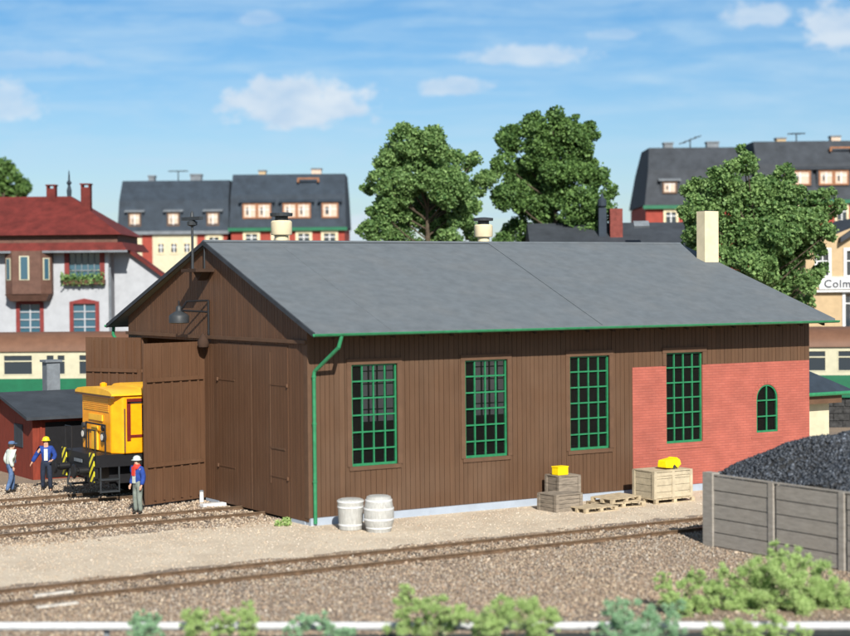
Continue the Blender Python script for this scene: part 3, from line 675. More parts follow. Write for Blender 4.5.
for x in (1.3, 3.6, 6.4):
    for s_ in (1, -1): MB().tube((x, s_ * .70, .56), (x, s_ * .83, .56), .46, .46, 22).tube((x, s_ * .83, .56), (x, s_ * .90, .56), .16, .16, 10).build('wheel', M['black'], loco)

# ------------------------------------------------------------------ goods by the wall
def barrel(x, y, prof, hoops, label, rz=0):
    r = tag(empty('barrel', (x, y, 0), rz), label, 'barrel', 'barrels by the shed wall')
    MB().lathe(prof, (0, 0, 0), 24).build('staves', M['barrel'], r, True)
    for (z, rr) in hoops: MB().lathe([(rr, z), (rr + .012, z + .005), (rr + .012, z + .045), (rr, z + .05)], (0, 0, 0), 24).build('hoop', M['whitep'], r, True)
    MB().lathe([(prof[-1][0] * .85, prof[-1][1] + .001), (prof[-1][0] * .85, prof[-1][1] + .02)], (0, 0, 0), 24).build('lid', M['barrel'], r)
barrel(.58, -1.28, [(.30, 0), (.32, .02), (.35, .62), (.36, .80), (.34, .82)], [(.12, .325), (.6, .35), (.75, .357)], 'smaller straight-sided white barrel, the one nearer the downpipe')
barrel(1.02, -2.05, [(.32, 0), (.36, .15), (.405, .3), (.41, .55), (.37, .78), (.33, .93), (.32, .95)], [(.1, .345), (.32, .405), (.6, .40), (.82, .355)], 'larger bulging white barrel standing nearer the track')
def slats_box(name, root, x0, y0, z0, sx, sy, sz, m, nb=5):
    b = MB(); hz = sz / nb
    for i in range(nb): 
        z = z0 + i * hz; b.box(x0, y0, z, x0 + sx, y0 + .03, z + hz - .012).box(x0, y0 + sy - .03, z, x0 + sx, y0 + sy, z + hz - .012).box(x0, y0 + .031, z, x0 + .03, y0 + sy - .031, z + hz - .012).box(x0 + sx - .03, y0 + .031, z, x0 + sx, y0 + sy - .031, z + hz - .012)
    b.box(x0 + .035, y0 + .035, z0 + .01, x0 + sx - .035, y0 + sy - .035, z0 + sz - .03)
    return b.build(name, m, root)
def pallet(x, y, z, rz, label, sx=1.25, sy=.85, tilt=0):
    r = tag(empty('pallet', (x, y, z), rz), label, 'pallet', 'pallets by the shed wall'); r.rotation_euler = (tilt, 0, rz)
    b = MB()
    for k in range(6): b.box(-sx / 2 + k * sx / 6 + .015, -sy / 2, .115, -sx / 2 + (k + 1) * sx / 6 - .015, sy / 2, .14)
    b.build('deck_boards', M['pallet'], r)
    b = MB()
    for k in range(3):
        yy = -sy / 2 + .05 + k * (sy - .1) / 2
        for j in range(3): xx = -sx / 2 + .07 + j * (sx - .14) / 2; b.box(xx - .06, yy - .05, .025, xx + .06, yy + .05, .112)
        b.box(-sx / 2, yy - .05, 0, sx / 2, yy + .05, .022)
    b.build('blocks', M['pallet'], r); return r
# grey boxes
def wooden_box(x, y, z, sx, sy, sz, rz, label, m, nb, name='wooden_crate', cat='crate', battens=False):
    r = tag(empty(name, (x, y, z), rz), label, cat)
    slats_box('box_body', r, -sx / 2, -sy / 2, 0, sx, sy, sz, m, nb)
    b = MB()
    for a in (-1, 1):
        for c in (-1, 1): b.box(a * sx / 2 - (.08 if a > 0 else -.002), c * sy / 2, 0, a * sx / 2 + (.002 if a > 0 else .08) , c * (sy / 2 + .025), sz)
        for c in (-1, 1): b.box(a * sx / 2, c * (sy / 2 - .09), 0, a * (sx / 2 + .025), c * (sy / 2 + .022), sz)
    if battens:
        b.box(-.05, -sy / 2 - .025, 0, .05, -sy / 2, sz)
        for z_ in (.02, sz - .12): b.box(-sx / 2 + .08, -sy / 2 - .022, z_, -.052, -sy / 2 - .001, z_ + .09).box(.052, -sy / 2 - .022, z_, sx / 2 - .08, -sy / 2 - .001, z_ + .09)
    b.box(-sx / 2 - .015, -sy / 2 - .03, sz + .001, sx / 2 + .015, sy / 2 + .02, sz + .03)
    b.build('battens', m, r); return r
wooden_box(7.55, -1.35, 0, .95, .85, .48, .05, 'low dark grey wooden crate beside the taller one under the third window', M['greywood'], 4)
wooden_box(8.12, -.72, 0, .75, .7, .92, -.03, 'taller grey wooden crate carrying the small yellow box', M['greywood'], 4)
yb = tag(empty('yellow_box', (8.0, -.75, .95), .1), 'small bright yellow box on the taller grey crate', 'box')
MB().box(-.2, -.15, 0, .2, .15, .22).build('box_body', M['yellowbox'], yb, bevel=.02); MB().box(-.21, -.16, .221, .21, .16, .26).build('lid', M['yellowbox'], yb, bevel=.01)
pallet(8.25, -2.0, 0, .05, 'single pale pallet lying in front of the grey crates')
pallet(9.45, -1.55, 0, -.12, 'lower pale pallet with another pallet lying askew on it', 1.5, .95)
pallet(9.5, -1.5, .145, .22, 'upper pale pallet lying askew on another pallet', 1.35, .85, .03)
pallet(11.35, -1.45, 0, 0, 'pallet under the big pale wooden crate', 1.55, 1.15)
wooden_box(11.35, -1.42, .142, 1.45, 1.0, .80, .0, 'big pale wooden crate on a pallet in front of the red brick wall', M['crate'], 4, battens=True)
yc = tag(empty('yellow_bundle', (11.55, -1.5, .975), .2), 'lumpy bright yellow bundle on top of the big pale crate', 'bundle')
b = MB().hexa([(-.36, -.19, .05), (.22, -.2, 0), (.24, .2, 0), (-.34, .2, .05), (-.33, -.15, .27), (.25, -.18, .31), (.25, .17, .33), (-.33, .17, .27)]).hexa([(.12, -.24, .02), (.40, -.16, .10), (.38, .12, .10), (.14, .2, .02), (.14, -.2, .35), (.36, -.14, .26), (.34, .1, .26), (.15, .17, .35)]); b.build('sack', M['yellowbox'], yc, bevel=.03)
MB().box(-.05, -.2, 0, .05, -.16, .1).tube((0, -.18, .12), (.12, -.2, .02), .03, .02, 6).build('spout', M['dark'], yc)
# two pale planks by the front track, tuft, marker posts
for i, (x, y, z, a, lb) in enumerate(((-10.0, -7.7, .03, .02, 'bleached white plank lying just outside the front rail'), (-9.6, -6.35, .03, .06, 'bleached white plank lying between the front rails'))):
    pk = tag(MB().rbox((0, 0, .02), (.9, .12, .05), 0).build('plank', M['lead2'], None, bevel=.008), lb, 'plank'); pk.location = (x, y, z); pk.rotation_euler = (0, 0, a)
mk = tag(empty('marker_post', (-.35, 6.45, 0)), 'short white marker post at the foot of the open door', 'post'); MB().tube((0, 0, 0), (0, 0, .34), .07, .06, 10).build('post', M['whitep'], mk); MB().lathe([(.075, .341), (.05, .38)], (0, 0, 0), 10).build('cap', M['lead'], mk)
tag(MB().rbox((0, 0, .05), (.75, .3, .1), 0).build('concrete_block', M['whitep'], None, bevel=.01), 'flat pale concrete block at the foot of the closed door', 'block').location = (-.45, 5.4, 0)

# ------------------------------------------------------------------ coal bunker
bk = tag(empty('coal_bunker', (6.6, -9.0, 0)), 'weathered grey timber coal bunker wall with posts at the right', 'coal bunker')
BH = 1.80
for k in range(3):
    y1 = -.12 - k * 2.33; y0 = y1 - 2.2
    b = MB()
    for i in range(5): b.box(rnd.uniform(-.006, .006), y0, .02 + i * .352, .09, y1, .02 + i * .352 + .325)
    b.build('board_panel', M['bunkw'], bk)
for k in range(4):
    y1 = 0.14 - k * 2.33 if k else .16
    MB().box(-.025 if k else -.05, y1 - (.17 if k else .36), 0, .2, y1, BH + (.05 if not k else .0)).build('post', M['bunkw'], bk)
b = MB()
for i in range(5): b.box(.22, .02, .02 + i * .352, 8.5, .10, .02 + i * .352 + .338)
b.build('board_panel', M['bunkw'], bk)
MB().box(.0, -6.9, BH - .015, .10, -.21, BH + .02).build('capping', M['bunkw'], bk)
# coal heap
n = 90
hv = []
def coal_h(x, y):
    # local coordinates: x away from front wall, y from the back wall (negative towards viewer)
    e = min(1, max(0, x / 3.6)); f_ = min(1, max(0, (-y) / 1.3))
    h = 1.66 + .98 * (1 - (1 - min(1, x / 2.0)) ** 1.8) * (f_ ** .5)
    return h + .10 * math.sin(x * 2.3 + y) + .08 * math.sin(y * 3.1 + x * 1.2)
heap = MB(); nx_, ny_ = 50, 50
for j in range(ny_ + 1):
    for i in range(nx_ + 1):
        x = .1 + 8.2 * i / nx_; y = -.02 - 6.6 * j / ny_; heap.v.append((x, y, coal_h(x, y) + rnd.uniform(-.03, .03)))
heap.f = [(j * (nx_ + 1) + i, j * (nx_ + 1) + i + 1, (j + 1) * (nx_ + 1) + i + 1, (j + 1) * (nx_ + 1) + i) for j in range(ny_) for i in range(nx_)]; heap.t = [.035] * len(heap.f)
hp = heap.build('coal_heap', M['coal']); hp.location = (6.6, -9.0, 0); tag(hp, 'heap of dark blue-grey coal filling the timber bunker', 'coal', kind='stuff')
n = 26000; P = np.stack([rs.uniform(.12, 8.2, n), rs.uniform(-6.6, -.03, n)], 1); zc = np.array([coal_h(a, b_) for a, b_ in P])
cc = rs.uniform(.022, .085, (n, 1)) * np.array([[.88, 1.0, 1.2]]); cc[rs.rand(n) < .05] *= 2.4
ob = stones('coal_lumps', np.concatenate([P, zc[:, None] + .01], 1), rs.uniform(.04, .12, n), cc, M['coal'], hp)

# ------------------------------------------------------------------ foliage helpers
def blob_leaves(blobs, per, size, rng=(0, 1), shell=.55):
    Cs, Ts = [], []
    for (c, r, f) in blobs:
        n = int(per * r * r * f); d = rs.normal(size=(n, 3)); d /= np.linalg.norm(d, axis=1)[:, None]
        rad = r * (shell + (1 - shell) * rs.rand(n) ** .6) * (1 + .16 * np.sin(5 * d[:, 0] + 3 * d[:, 2] * 2) + rs.normal(size=n) * .07)
        Cs.append(np.array(c) + d * rad[:, None] * np.array([1, 1, .86])); tone = rs.uniform(-.14, .14)
        Ts.append(np.clip(rs.beta(2, 2.4, n) + tone, 0, 1))
    C_ = np.concatenate(Cs); return C_, size * rs.uniform(.6, 1.35, len(C_)), np.concatenate(Ts)
def tree(D, px_trunk, blobs, m, label, per=1500, size=.14, thick=.9, name='broadleaf_tree', sub=12):
    base = fr(S(px_trunk, D), D); r = tag(empty(name, base, RZ), label, 'tree', 'trees behind the engine shed')
    B_ = []; rr = random.Random(int(px_trunk))
    for (px, py, rp) in blobs:
        R_ = rp / K * D; c = Vector((S(px, D) - S(px_trunk, D), rr.uniform(-thick, thick) * 1.6, Z(px, py, D)))
        B_.append((c, R_))
    fine = []
    for c, R_ in B_:
        k = max(3, int(sub * (R_ / .9) ** 1.3))
        fine.append((c, R_ * .82, .9))
        for _ in range(k):
            d = Vector((rr.gauss(0, 1), rr.gauss(0, 1), rr.gauss(0, 1))).normalized()
            fine.append((c + d * R_ * rr.uniform(.55, .82), R_ * rr.uniform(.30, .48), 1.2))
    c_, s_, t_ = blob_leaves(fine, per, size)
    quadcloud('crown', c_, s_, t_, M[m], r, flat=.4)
    top = max(c.z for c, _ in B_); tb = MB(); H = min(c.z for c, _ in B_) 
    tb.tube((0, 0, 0), (.1, 0, H * .7), .32, .24, 10).tube((.1, 0, H * .7), (0, 0, (H + top) / 2 - .6), .24, .07, 8); tb.build('trunk', M['bark'], r)
    lb = MB()
    for c, R_ in B_:
        s0 = Vector((.05, 0, min((H + top) / 2 - .7, max(H * .55, c.z - 1.2 - abs(c.x) * .3)))); mid = (s0 + c) / 2 + Vector((0, 0, -.15)); lb.tube(s0, mid, .05, .035, 6).tube(mid, c, .035, .015, 6)
    lb.build('limbs', M['bark'], r)
    return r
tree(86, 428, [(408, 142, 20), (432, 146, 20), (393, 160, 19), (450, 163, 18), (476, 161, 9), (420, 172, 24), (380, 182, 15), (369, 189, 8), (452, 190, 22), (483, 182, 15), (395, 207, 22), (430, 215, 24), (378, 230, 15), (462, 216, 17), (402, 238, 18), (448, 240, 16), (425, 255, 20), (470, 160, 10), (492, 176, 12), (400, 190, 20), (420, 150, 16), (466, 200, 18), (384, 214, 16), (366, 232, 10), (475, 232, 12)], 'leafA', 'light green tree, the left one of the pair above the shed roof')
tree(89, 556, [(533, 123, 13), (553, 130, 20), (575, 121, 8), (514, 142, 17), (540, 147, 23), (573, 147, 23), (591, 133, 12), (504, 165, 14), (530, 176, 24), (562, 178, 26), (595, 176, 17), (611, 191, 11), (508, 196, 18), (541, 206, 23), (580, 207, 23), (604, 212, 14), (520, 231, 17), (558, 234, 18), (503, 239, 11), (540, 255, 18), (590, 235, 18)], 'leafB', 'dark green tree, the right one of the pair above the shed roof')
tree(75, 757, [(741, 150, 7), (744, 166, 14), (724, 183, 20), (790, 172, 13), (772, 188, 18), (702, 190, 16), (689, 210, 14), (690, 232, 11), (720, 211, 23), (750, 206, 23), (781, 208, 21), (811, 201, 15), (827, 214, 12), (831, 192, 7), (700, 243, 15), (734, 240, 23), (768, 240, 24), (800, 240, 17), (822, 234, 11), (750, 266, 23), (784, 270, 22), (809, 277, 13), (790, 297, 15), (813, 304, 10), (760, 300, 18), (825, 268, 9), (840, 207, 9), (812, 250, 15), (797, 252, 18), (815, 222, 18), (800, 225, 18), (822, 200, 12), (790, 192, 14), (800, 285, 12), (780, 240, 20), (705, 215, 17), (706, 256, 14), (722, 262, 16), (738, 285, 18), (765, 286, 18), (757, 192, 16), (745, 225, 20)], 'leafA', 'big green tree behind the right end of the shed roof')
tree(128, 5, [(5, 176, 16), (22, 187, 11), (-6, 190, 16), (10, 200, 16), (-15, 175, 16)], 'leafB', 'green tree showing behind the red tiled house', per=400, size=.26)

# ------------------------------------------------------------------ red tool shed
rsd = tag(empty('tool_shed', (-2.6, 15.5, 0)), 'low red board shed with grey roof and stove pipe at the left', 'shed')
e_z, r_z, ry_ = 2.22, 2.80, 2.9
b = MB(); b.box(0.001, .0, 0, 5.0, .1, e_z); b.prism([(.101, 0), (5.8, 0), (5.8, e_z - .05), (ry_, r_z - .08), (.101, e_z)], 0, 0, .1); b.box(4.9, .101, 0, 5, 5.8, e_z); b.box(.101, 5.7, 0, 4.9, 5.8, e_z)
b.build('wall', M['redshed'], rsd)
MB().box(-.03, 1.0, 1.05, -.001, 1.9, 1.85).build('window', M['slate2'], rsd)
MB().box(.25, -.04, 0, .33, -.001, e_z - .1).box(2.1, -.04, 0, 2.18, -.001, e_z - .1).build('door_post', M['redshed'], rsd)
MB().box(.45, -.03, .05, 2.0, -.002, e_z - .25).build('door', M['black'], rsd)  # black panel: its colour stands in for shade inside the open shed
rf = MB().hexa([(-.35, -.45, e_z - .12), (5.3, -.45, e_z - .12), (5.3, ry_, r_z - .0), (-.35, ry_, r_z - .0), (-.35, -.45, e_z - .02), (5.3, -.45, e_z - .02), (5.3, ry_, r_z + .1), (-.35, ry_, r_z + .1)])
rf.hexa([(-.35, ry_ + .002, r_z), (5.3, ry_ + .002, r_z), (5.3, 6.2, e_z - .12), (-.35, 6.2, e_z - .12), (-.35, ry_ + .002, r_z + .1), (5.3, ry_ + .002, r_z + .1), (5.3, 6.2, e_z - .02), (-.35, 6.2, e_z - .02)])
o = rf.build('roof', M['slate2'], rsd)
MB().box(1.66, 3.2, 2.7, 2.16, 3.7, 3.90).box(1.59, 3.13, 3.901, 2.23, 3.77, 3.98).build('chimney', M['lead'], o)

# ------------------------------------------------------------------ background: coaches, wall
def coach(px0, D0_, px1, D1_, wins, label):
    a, b_ = fr(S(px0, D0_), D0_), fr(S(px1, D1_), D1_); ln = (b_ - a).length; rz = math.atan2(b_.y - a.y, b_.x - a.x)
    r = tag(empty('railway_coach', (a.x, a.y, 0), rz), label, 'railway coach', 'coaches standing behind the shed')
    MB().box(0, 0, 1.12, ln, 2.9, 2.17).build('lower_body', M['coachgreen'], r)
    # cream band with window openings
    c = MB(); hs = [(x0, x1, 2.40, 3.30) for x0, x1 in wins]
    for (u0, u1, z0, z1) in cells(0, ln, 2.171, 3.52, hs): c.box(u0, .0, z0, u1, .06, z1)
    c.box(0, 2.84, 2.171, ln, 2.9, 3.52); c.build('upper_body', M['coachcream'], r)
    for x0, x1 in wins:
        f_ = MB().box(x0 - .05, -.02, 2.35, x0, .0, 3.35).box(x1, -.02, 2.35, x1 + .05, 0, 3.35).box(x0, -.02, 3.3, x1, 0, 3.35).box(x0, -.02, 2.35, x1, 0, 2.4).box(x0, -.015, 3.0, x1, .02, 3.06).build('window', M['coachcream'], r)
        MB().box(x0, .03, 2.4, x1, .05, 3.3).build('pane', M['darkglass'], f_)
    rp = [(-.12, 3.5), (-.10, 3.62), (.1, 3.95), (.55, 4.28), (1.45, 4.42), (2.35, 4.28), (2.8, 3.95), (3.0, 3.62), (3.02, 3.5)]
    MB().prism(rp, 0, -.1, ln + .1).build('roof', M['brownroof'], r, True)
    MB().box(.5, .3, .7, ln - .5, 2.6, 1.119).build('underframe', M['black'], r)
    for x in (2.2, 4.7, ln - 4.7, ln - 2.2):
        for y in (.6, 2.2): MB().tube((x, y, .47), (x, y + .13, .47), .46, .46, 18).build('wheel', M['black'], r)
    return r
def cw(px, pxa, D_): return (px - pxa) / K * D_
Lpa = -260; Dl = 84.5
wl = []
for a_, b_ in ((8, 36), (51, 58), (62, 69), (84, 112), (-30, -2), (-70, -42), (125, 153), (165, 193), (205, 233)): wl.append((cw(a_, Lpa, 84.3), cw(b_, Lpa, 84.3)))
wl = sorted(wl); coach(Lpa, 84.8, 235, 83.8, [x for x in wl if x[0] > .4], 'green and cream railway coach behind the shed, its left end with the red house above')
wr = [(cw(a_, 560, 81), cw(b_, 560, 81)) for a_, b_ in ((600, 628), (650, 678), (700, 728), (760, 788), (798, 824), (837, 864), (880, 905), (930, 958))]
coach(560, 82, 1050, 80, wr, 'green and cream railway coach seen past the right end of the shed')
p0 = fr(S(560, 78.5), 78.5); p1 = fr(S(1050, 77), 77); ln = (p1 - p0).length
rw = tag(empty('stone_wall', p0, math.atan2(p1.y - p0.y, p1.x - p0.x)), 'dark stone retaining wall in front of the right coach', 'wall')
b = MB()
for j in range(4):
    x = 0
    while x < ln: wd = rnd.uniform(.5, .8); b.box(x, rnd.uniform(-.02, .02), j * .32, min(ln, x + wd - .03), .5, j * .32 + .29); x += wd
b.box(0, .05, 0, ln, .48, 1.25); b.build('stone_courses', M['stonewall'], rw)

# ------------------------------------------------------------------ background: white house with red roof
D = 98
hs = tag(empty('white_house', fr(S(-40, D), D), RZ), 'white house with red hipped roof, brown oriel and two red chimneys', 'house')
def hx(px): return S(px, D) - S(-40, D)
def hz(py, px=50): return Z(px, py, D)
holes = [(hx(20), hx(40), hz(335), hz(304)), (hx(73.5), hx(95.5), hz(335), hz(304)), (hx(66), hx(104.5), hz(281), hz(253))]
b = MB()
for (u0, u1, z0, z1) in cells(0, hx(109), 0, hz(250), holes): b.box(u0, 0, z0, u1, .3, z1)
b.box(0, 6, 0, hx(109), 6.3, hz(250)).box(hx(109) - .3, .301, 0, hx(109), 5.99, hz(250)); b.build('wall', M['white'], hs)
for (u0, u1, z0, z1) in holes[:2]:
    zt_ = z1
    f_ = MB().box(u0 - .22, -.05, z0, u0, .05, zt_).box(u1, -.05, z0, u1 + .22, .05, zt_).prism([(u0 - .22, zt_), (u1 + .22, zt_), (u1 + .22, zt_ + .12), ((u0 + u1) / 2, zt_ + .3), (u0 - .22, zt_ + .12)], 1, -.05, .05).build('window', M['redtrim'], hs)
    b = MB(); 
    for i in (1,): xx = (u0 + u1) / 2; b.box(xx - .04, .06, z0, xx + .04, .1, zt_)
    for i in range(1, 4): zz_ = z0 + (zt_ - z0) * i / 4; b.box(u0, .055, zz_ - .03, u1, .095, zz_ + .03)
    b.build('glazing_bar', M['white'], f_); MB().box(u0, .12, z0, u1, .15, zt_).build('pane', M['blueglass'], f_)
u0, u1, z0, z1 = holes[2]
f_ = MB().box(u0 - .05, -.04, z0, u0 + .22, .05, z1).box(u1 - .22, -.04, z0, u1 + .05, .05, z1).build('wide_window', M['redtrim'], hs)
b = MB()
for i in range(1, 5): xx = u0 + .2 + (u1 - u0 - .4) * i / 5; b.box(xx - .025, .06, z0, xx + .025, .1, z1)
b.box(u0 + .2, .05, z0 + .55, u1 - .2, .09, z0 + .62); b.build('glazing_bar', M['lead'], f_)
MB().box(u0 + .22, .12, z0, u1 - .22, .15, z1).build('pane', M['blueglass'], f_)
fbx = MB().box(u0 - .05, -.4, z0 - .2, u1 + .1, -.05, z0 + .05).build('flower_box', M['barkbox'], hs)
cc_ = np.stack([rs.uniform(u0 - .2, u1, 900), rs.uniform(-.5, -.05, 900), z0 + .1 + rs.normal(size=900) * .16], 1); quadcloud('flowers', cc_, rs.uniform(.08, .17, 900), rs.rand(900), M['leafA'], fbx)
# oriel
ox0, ox1, oz0, oz1 = hx(8), hx(54), hz(299), hz(251)
ori = MB().prism([(ox0, 0), (ox0, -.5), (ox0 + .5, -1.0), (ox1 - .5, -1.0), (ox1, -.5), (ox1, 0)], 2, oz0 + .3, oz1)
ori.hexa([(ox0 + .3, -.7, oz0 - .1), (ox1 - .3, -.7, oz0 - .1), (ox1 - .2, 0, oz0 - .1), (ox0 + .2, 0, oz0 - .1), (ox0 + .05, -.95, oz0 + .29), (ox1 - .05, -.95, oz0 + .29), (ox1, 0, oz0 + .29), (ox0, 0, oz0 + .29)])
oo = ori.build('oriel', M['oriel'], hs)
for (a_, b_) in ((24, 34),): MB().box(hx(a_), -1.03, hz(280), hx(b_), -1.002, hz(256)).build('window', M['coachcream'], oo); MB().box(hx(a_ + 1.5), -1.06, hz(279), hx(b_ - 1.5), -1.031, hz(257)).build('pane', M['blueglass'], oo)
for (xa, ya, xb, yb_) in ((ox0, -.5, ox0 + .5, -1.0), (ox1 - .5, -1.0, ox1, -.5)):
    d = Vector((xb - xa, yb_ - ya, 0)).normalized(); nrm = Vector((d.y, -d.x, 0)); a0 = Vector((xa, ya, 0)) + d * .14; a1 = Vector((xb, yb_, 0)) - d * .14
    q0 = [a0 - nrm * .01, a1 - nrm * .01, a1 + nrm * .03, a0 + nrm * .03]
    MB().hexa([tuple(v + Vector((0, 0, hz(280)))) for v in q0] + [tuple(v + Vector((0, 0, hz(258)))) for v in q0]).build('window', M['coachcream'], oo)
    q0 = [a0 + d * .08 + nrm * .03, a1 - d * .08 + nrm * .03, a1 - d * .08 + nrm * .05, a0 + d * .08 + nrm * .05]
    MB().hexa([tuple(v + Vector((0, 0, hz(279)))) for v in q0] + [tuple(v + Vector((0, 0, hz(259)))) for v in q0]).build('pane', M['blueglass'], oo)
# roofs: low skirt, brown band standing in for a shadow, main hip
def frus(x0, x1, y0, y1, z0, X0, X1, Y0, Y1, z1): return [(x0, y0, z0), (x1, y0, z0), (x1, y1, z0), (x0, y1, z0), (X0, Y0, z1), (X1, Y0, z1), (X1, Y1, z1), (X0, Y1, z1)]
xr = hx(130); zE = hz(251); zS = hz(243); zB = hz(235.5)
MB().hexa(frus(-1, xr, -.9, 7.2, zE, -1, xr - .3, -.6, 6.9, zS)).build('skirt_roof', M['redroof'], hs)
MB().box(-1, -.35, zS + .001, xr - .6, 6.5, zB).build('shadow_band', M['oriel'], hs)
mr = MB().hexa(frus(-1.2, xr - .3, -.75, 7.0, zB + .001, .4, hx(62), 2.9, 3.3, hz(194))).build('roof', M['redroof'], hs)
MB().box(-1.2, -.92, zE - .12, xr + .05, -.86, zE - .001).build('eaves_gutter', M['lead'], hs)
for (a_, b_, t_, zb_, yy) in ((38, 47, 182, 205, 2.6), (76, 85.5, 182, 235, 1.8)):
    c_ = MB().box(hx(a_), yy, hz(zb_), hx(b_), yy + .6, hz(t_ + 4)).box(hx(a_) - .05, yy - .05, hz(t_ + 1.2), hx(b_) + .05, yy + .65, hz(t_)).box(hx(a_), yy, hz(t_ + 4), hx(a_) + .1, yy + .6, hz(t_ + 1.2)).box(hx(b_) - .1, yy, hz(t_ + 4), hx(b_), yy + .6, hz(t_ + 1.2)).build('chimney', M['redroof'], hs)
MB().lathe([(.12, 0), (.15, .4), (.07, .7), (.16, .85), (.06, 1.0), (.04, 1.4), (.01, 1.6)], (hx(60), 3, hz(195)), 10).build('finial', M['slate'], hs)
MB().tube((hx(110.5), -.1, 0), (hx(110.5), -.1, hz(268)), .07, .07, 8).build('downpipe', M['lead'], hs)
# right wing with sloping verge
wx0, wx1 = hx(112), hx(190)
zt0, zt1 = hz(238), hz(297)
MB().prism([(wx0, 0), (wx1, 0), (wx1, zt1 - .15), (wx0, zt0 - .15)], 1, .9, 1.2).build('wing_wall', M['white'], hs)
MB().hexa([(wx0, .5, zt0 - .2), (wx1 + .1, .5, zt1 - .2), (wx1 + .1, 1.9, zt1 - .2), (wx0, 1.9, zt0 - .2), (wx0, .5, zt0), (wx1 + .1, .5, zt1), (wx1 + .1, 1.9, zt1), (wx0, 1.9, zt0)]).build('wing_roof', M['redroof'], hs)

# ------------------------------------------------------------------ background: apartment blocks
def apartment(D, px0, px1, ytop, yeave, dormers, wins, panels, chims, label, ant=None, gable=.12, rail=None, dep=9.5, wallm='redwall', roofm='slate', fullwin=2, corn='coachgreen'):
    r = tag(empty('apartment_block', fr(S(px0, D), D), RZ), label, 'apartment block', 'apartment blocks with slate mansard roofs')
    X = lambda px: S(px, D) - S(px0, D)
    Zp = lambda py: Z((px0 + px1) / 2, py, D)
    w_ = X(px1); ze, zr = Zp(yeave), Zp(ytop)
    MB().box(.12, 0, 0, w_ - .12, dep, ze - .05).build('wall', M[wallm], r)
    for (a_, b_) in panels: MB().box(X(a_), -.06, 0, X(b_), -.001, ze - .3).build('wall_panel', M['creamw'], r)
    MB().box(-.1, -.35, ze - .28, w_ + .1, -.061, ze - .01).build('cornice', M[corn], r)
    zm = ze + (zr - ze) * .60
    v = []
    for (x, k) in ((0, 0), (w_, 1)):
        g_ = gable if k == 0 else -gable
        v += [(x, -.3, ze), (x + g_ * .6, .35, zm), (x + g_, 1.7, zr), (x + g_, dep - 3.2, zr), (x + g_ * .6, dep - 1.0, zm), (x, dep + .3, ze)]
    ro_ = MB().add(v, [(0, 6, 7, 1), (1, 7, 8, 2), (2, 8, 9, 3), (3, 9, 10, 4), (4, 10, 11, 5), (5, 11, 6, 0), (0, 1, 2, 3, 4, 5), (11, 10, 9, 8, 7, 6)]).build('roof', M[roofm], r)
    for (a_, b_, yt, yb, kind) in dormers:
        x0, x1 = X(a_), X(b_); zt_, zb_ = Zp(yt), Zp(yb)
        dm_ = MB().box(x0 - .14, -.12, zb_ - .1, x1 + .14, 2.6, zt_ + .08).build('dormer', M[roofm], ro_)
        MB().hexa([(x0 - .3, -.3, zt_ + .082), (x1 + .3, -.3, zt_ + .082), (x1 + .3, 3.0, zt_ + .9), (x0 - .3, 3.0, zt_ + .9), (x0 - .3, -.3, zt_ + .17), (x1 + .3, -.3, zt_ + .17), (x1 + .3, 3.0, zt_ + 1.0), (x0 - .3, 3.0, zt_ + 1.0)]).build('dormer_roof', M['lead'] if kind == 'l' else M[roofm], ro_)
        nw = 2 if (x1 - x0) > 1.7 else 1
        for k in range(nw):
            a2 = x0 + (x1 - x0) * k / nw; b2 = x0 + (x1 - x0) * (k + 1) / nw
            f_ = MB().box(a2 + .0, -.2, zb_, a2 + .12, -.121, zt_).box(b2 - .12, -.2, zb_, b2, -.121, zt_).box(a2 + .12, -.2, zb_, b2 - .12, -.121, zb_ + .12).box(a2 + .12, -.2, zt_ - .08, b2 - .12, -.121, zt_).build('dormer_window', M['orange'] if kind != 'l' else M['trim'], ro_)
            MB().box(a2 + .12, -.15, zb_ + .12, b2 - .12, -.122, zt_ - .08).build('curtain', M['curtain'], f_); xm_ = (a2 + b2) / 2; MB().box(xm_ - .035, -.17, zb_ + .12, xm_ + .035, -.151, zt_ - .08).box(a2 + .12, -.17, zb_ + .7, xm_ - .036, -.151, zb_ + .75).box(xm_ + .036, -.17, zb_ + .7, b2 - .12, -.151, zb_ + .75).build('glazing_bar', M['whitep'], f_); MB().box(a2 + .3, -.1505, zb_ + .3, xm_ - .12, -.1502, zt_ - .3).build('pane', M['darkglass'], f_)
    for (a_, b_, yt, yb) in wins:
        x0, x1 = X(a_), X(b_)
        for fl in range(fullwin):
            zt_, zb_ = Zp(yt) - fl * 3.0, Zp(yb) - fl * 3.0
            q = min(.22, (x1 - x0) * .16); f_ = MB().box(x0, -.12, zb_, x0 + q, -.062, zt_).box(x1 - q, -.12, zb_, x1, -.062, zt_).box(x0 + q, -.12, zt_ - .3, x1 - q, -.062, zt_).box(x0 + q, -.12, zb_, x1 - q, -.062, zb_ + .12).build('window', M['cream'], r)
            MB().box(x0 + q, -.09, zb_ + .12, x1 - q, -.063, zt_ - .3).build('pane', M['darkglass'], f_)
            MB().box((x0 + x1) / 2 - .04, -.11, zb_ + .12, (x0 + x1) / 2 + .04, -.091, zt_ - .3).box(x0 + q, -.11, zt_ - .62, (x0 + x1) / 2 - .04, -.091, zt_ - .55).box((x0 + x1) / 2 + .04, -.11, zt_ - .62, x1 - q, -.091, zt_ - .55).build('glazing_bar', M['whitep'], f_)
    for (a_, b_, yt, m_) in chims:
        c_ = MB().box(X(a_), 3.6, zr - 1, X(b_), 4.5, Zp(yt + 1.5)).build('chimney', M[m_], ro_); MB().box(X(a_) - .06, 3.54, Zp(yt + 1.5) + .001, X(b_) + .06, 4.56, Zp(yt)).build('chimney_cap', M['lead'], c_)
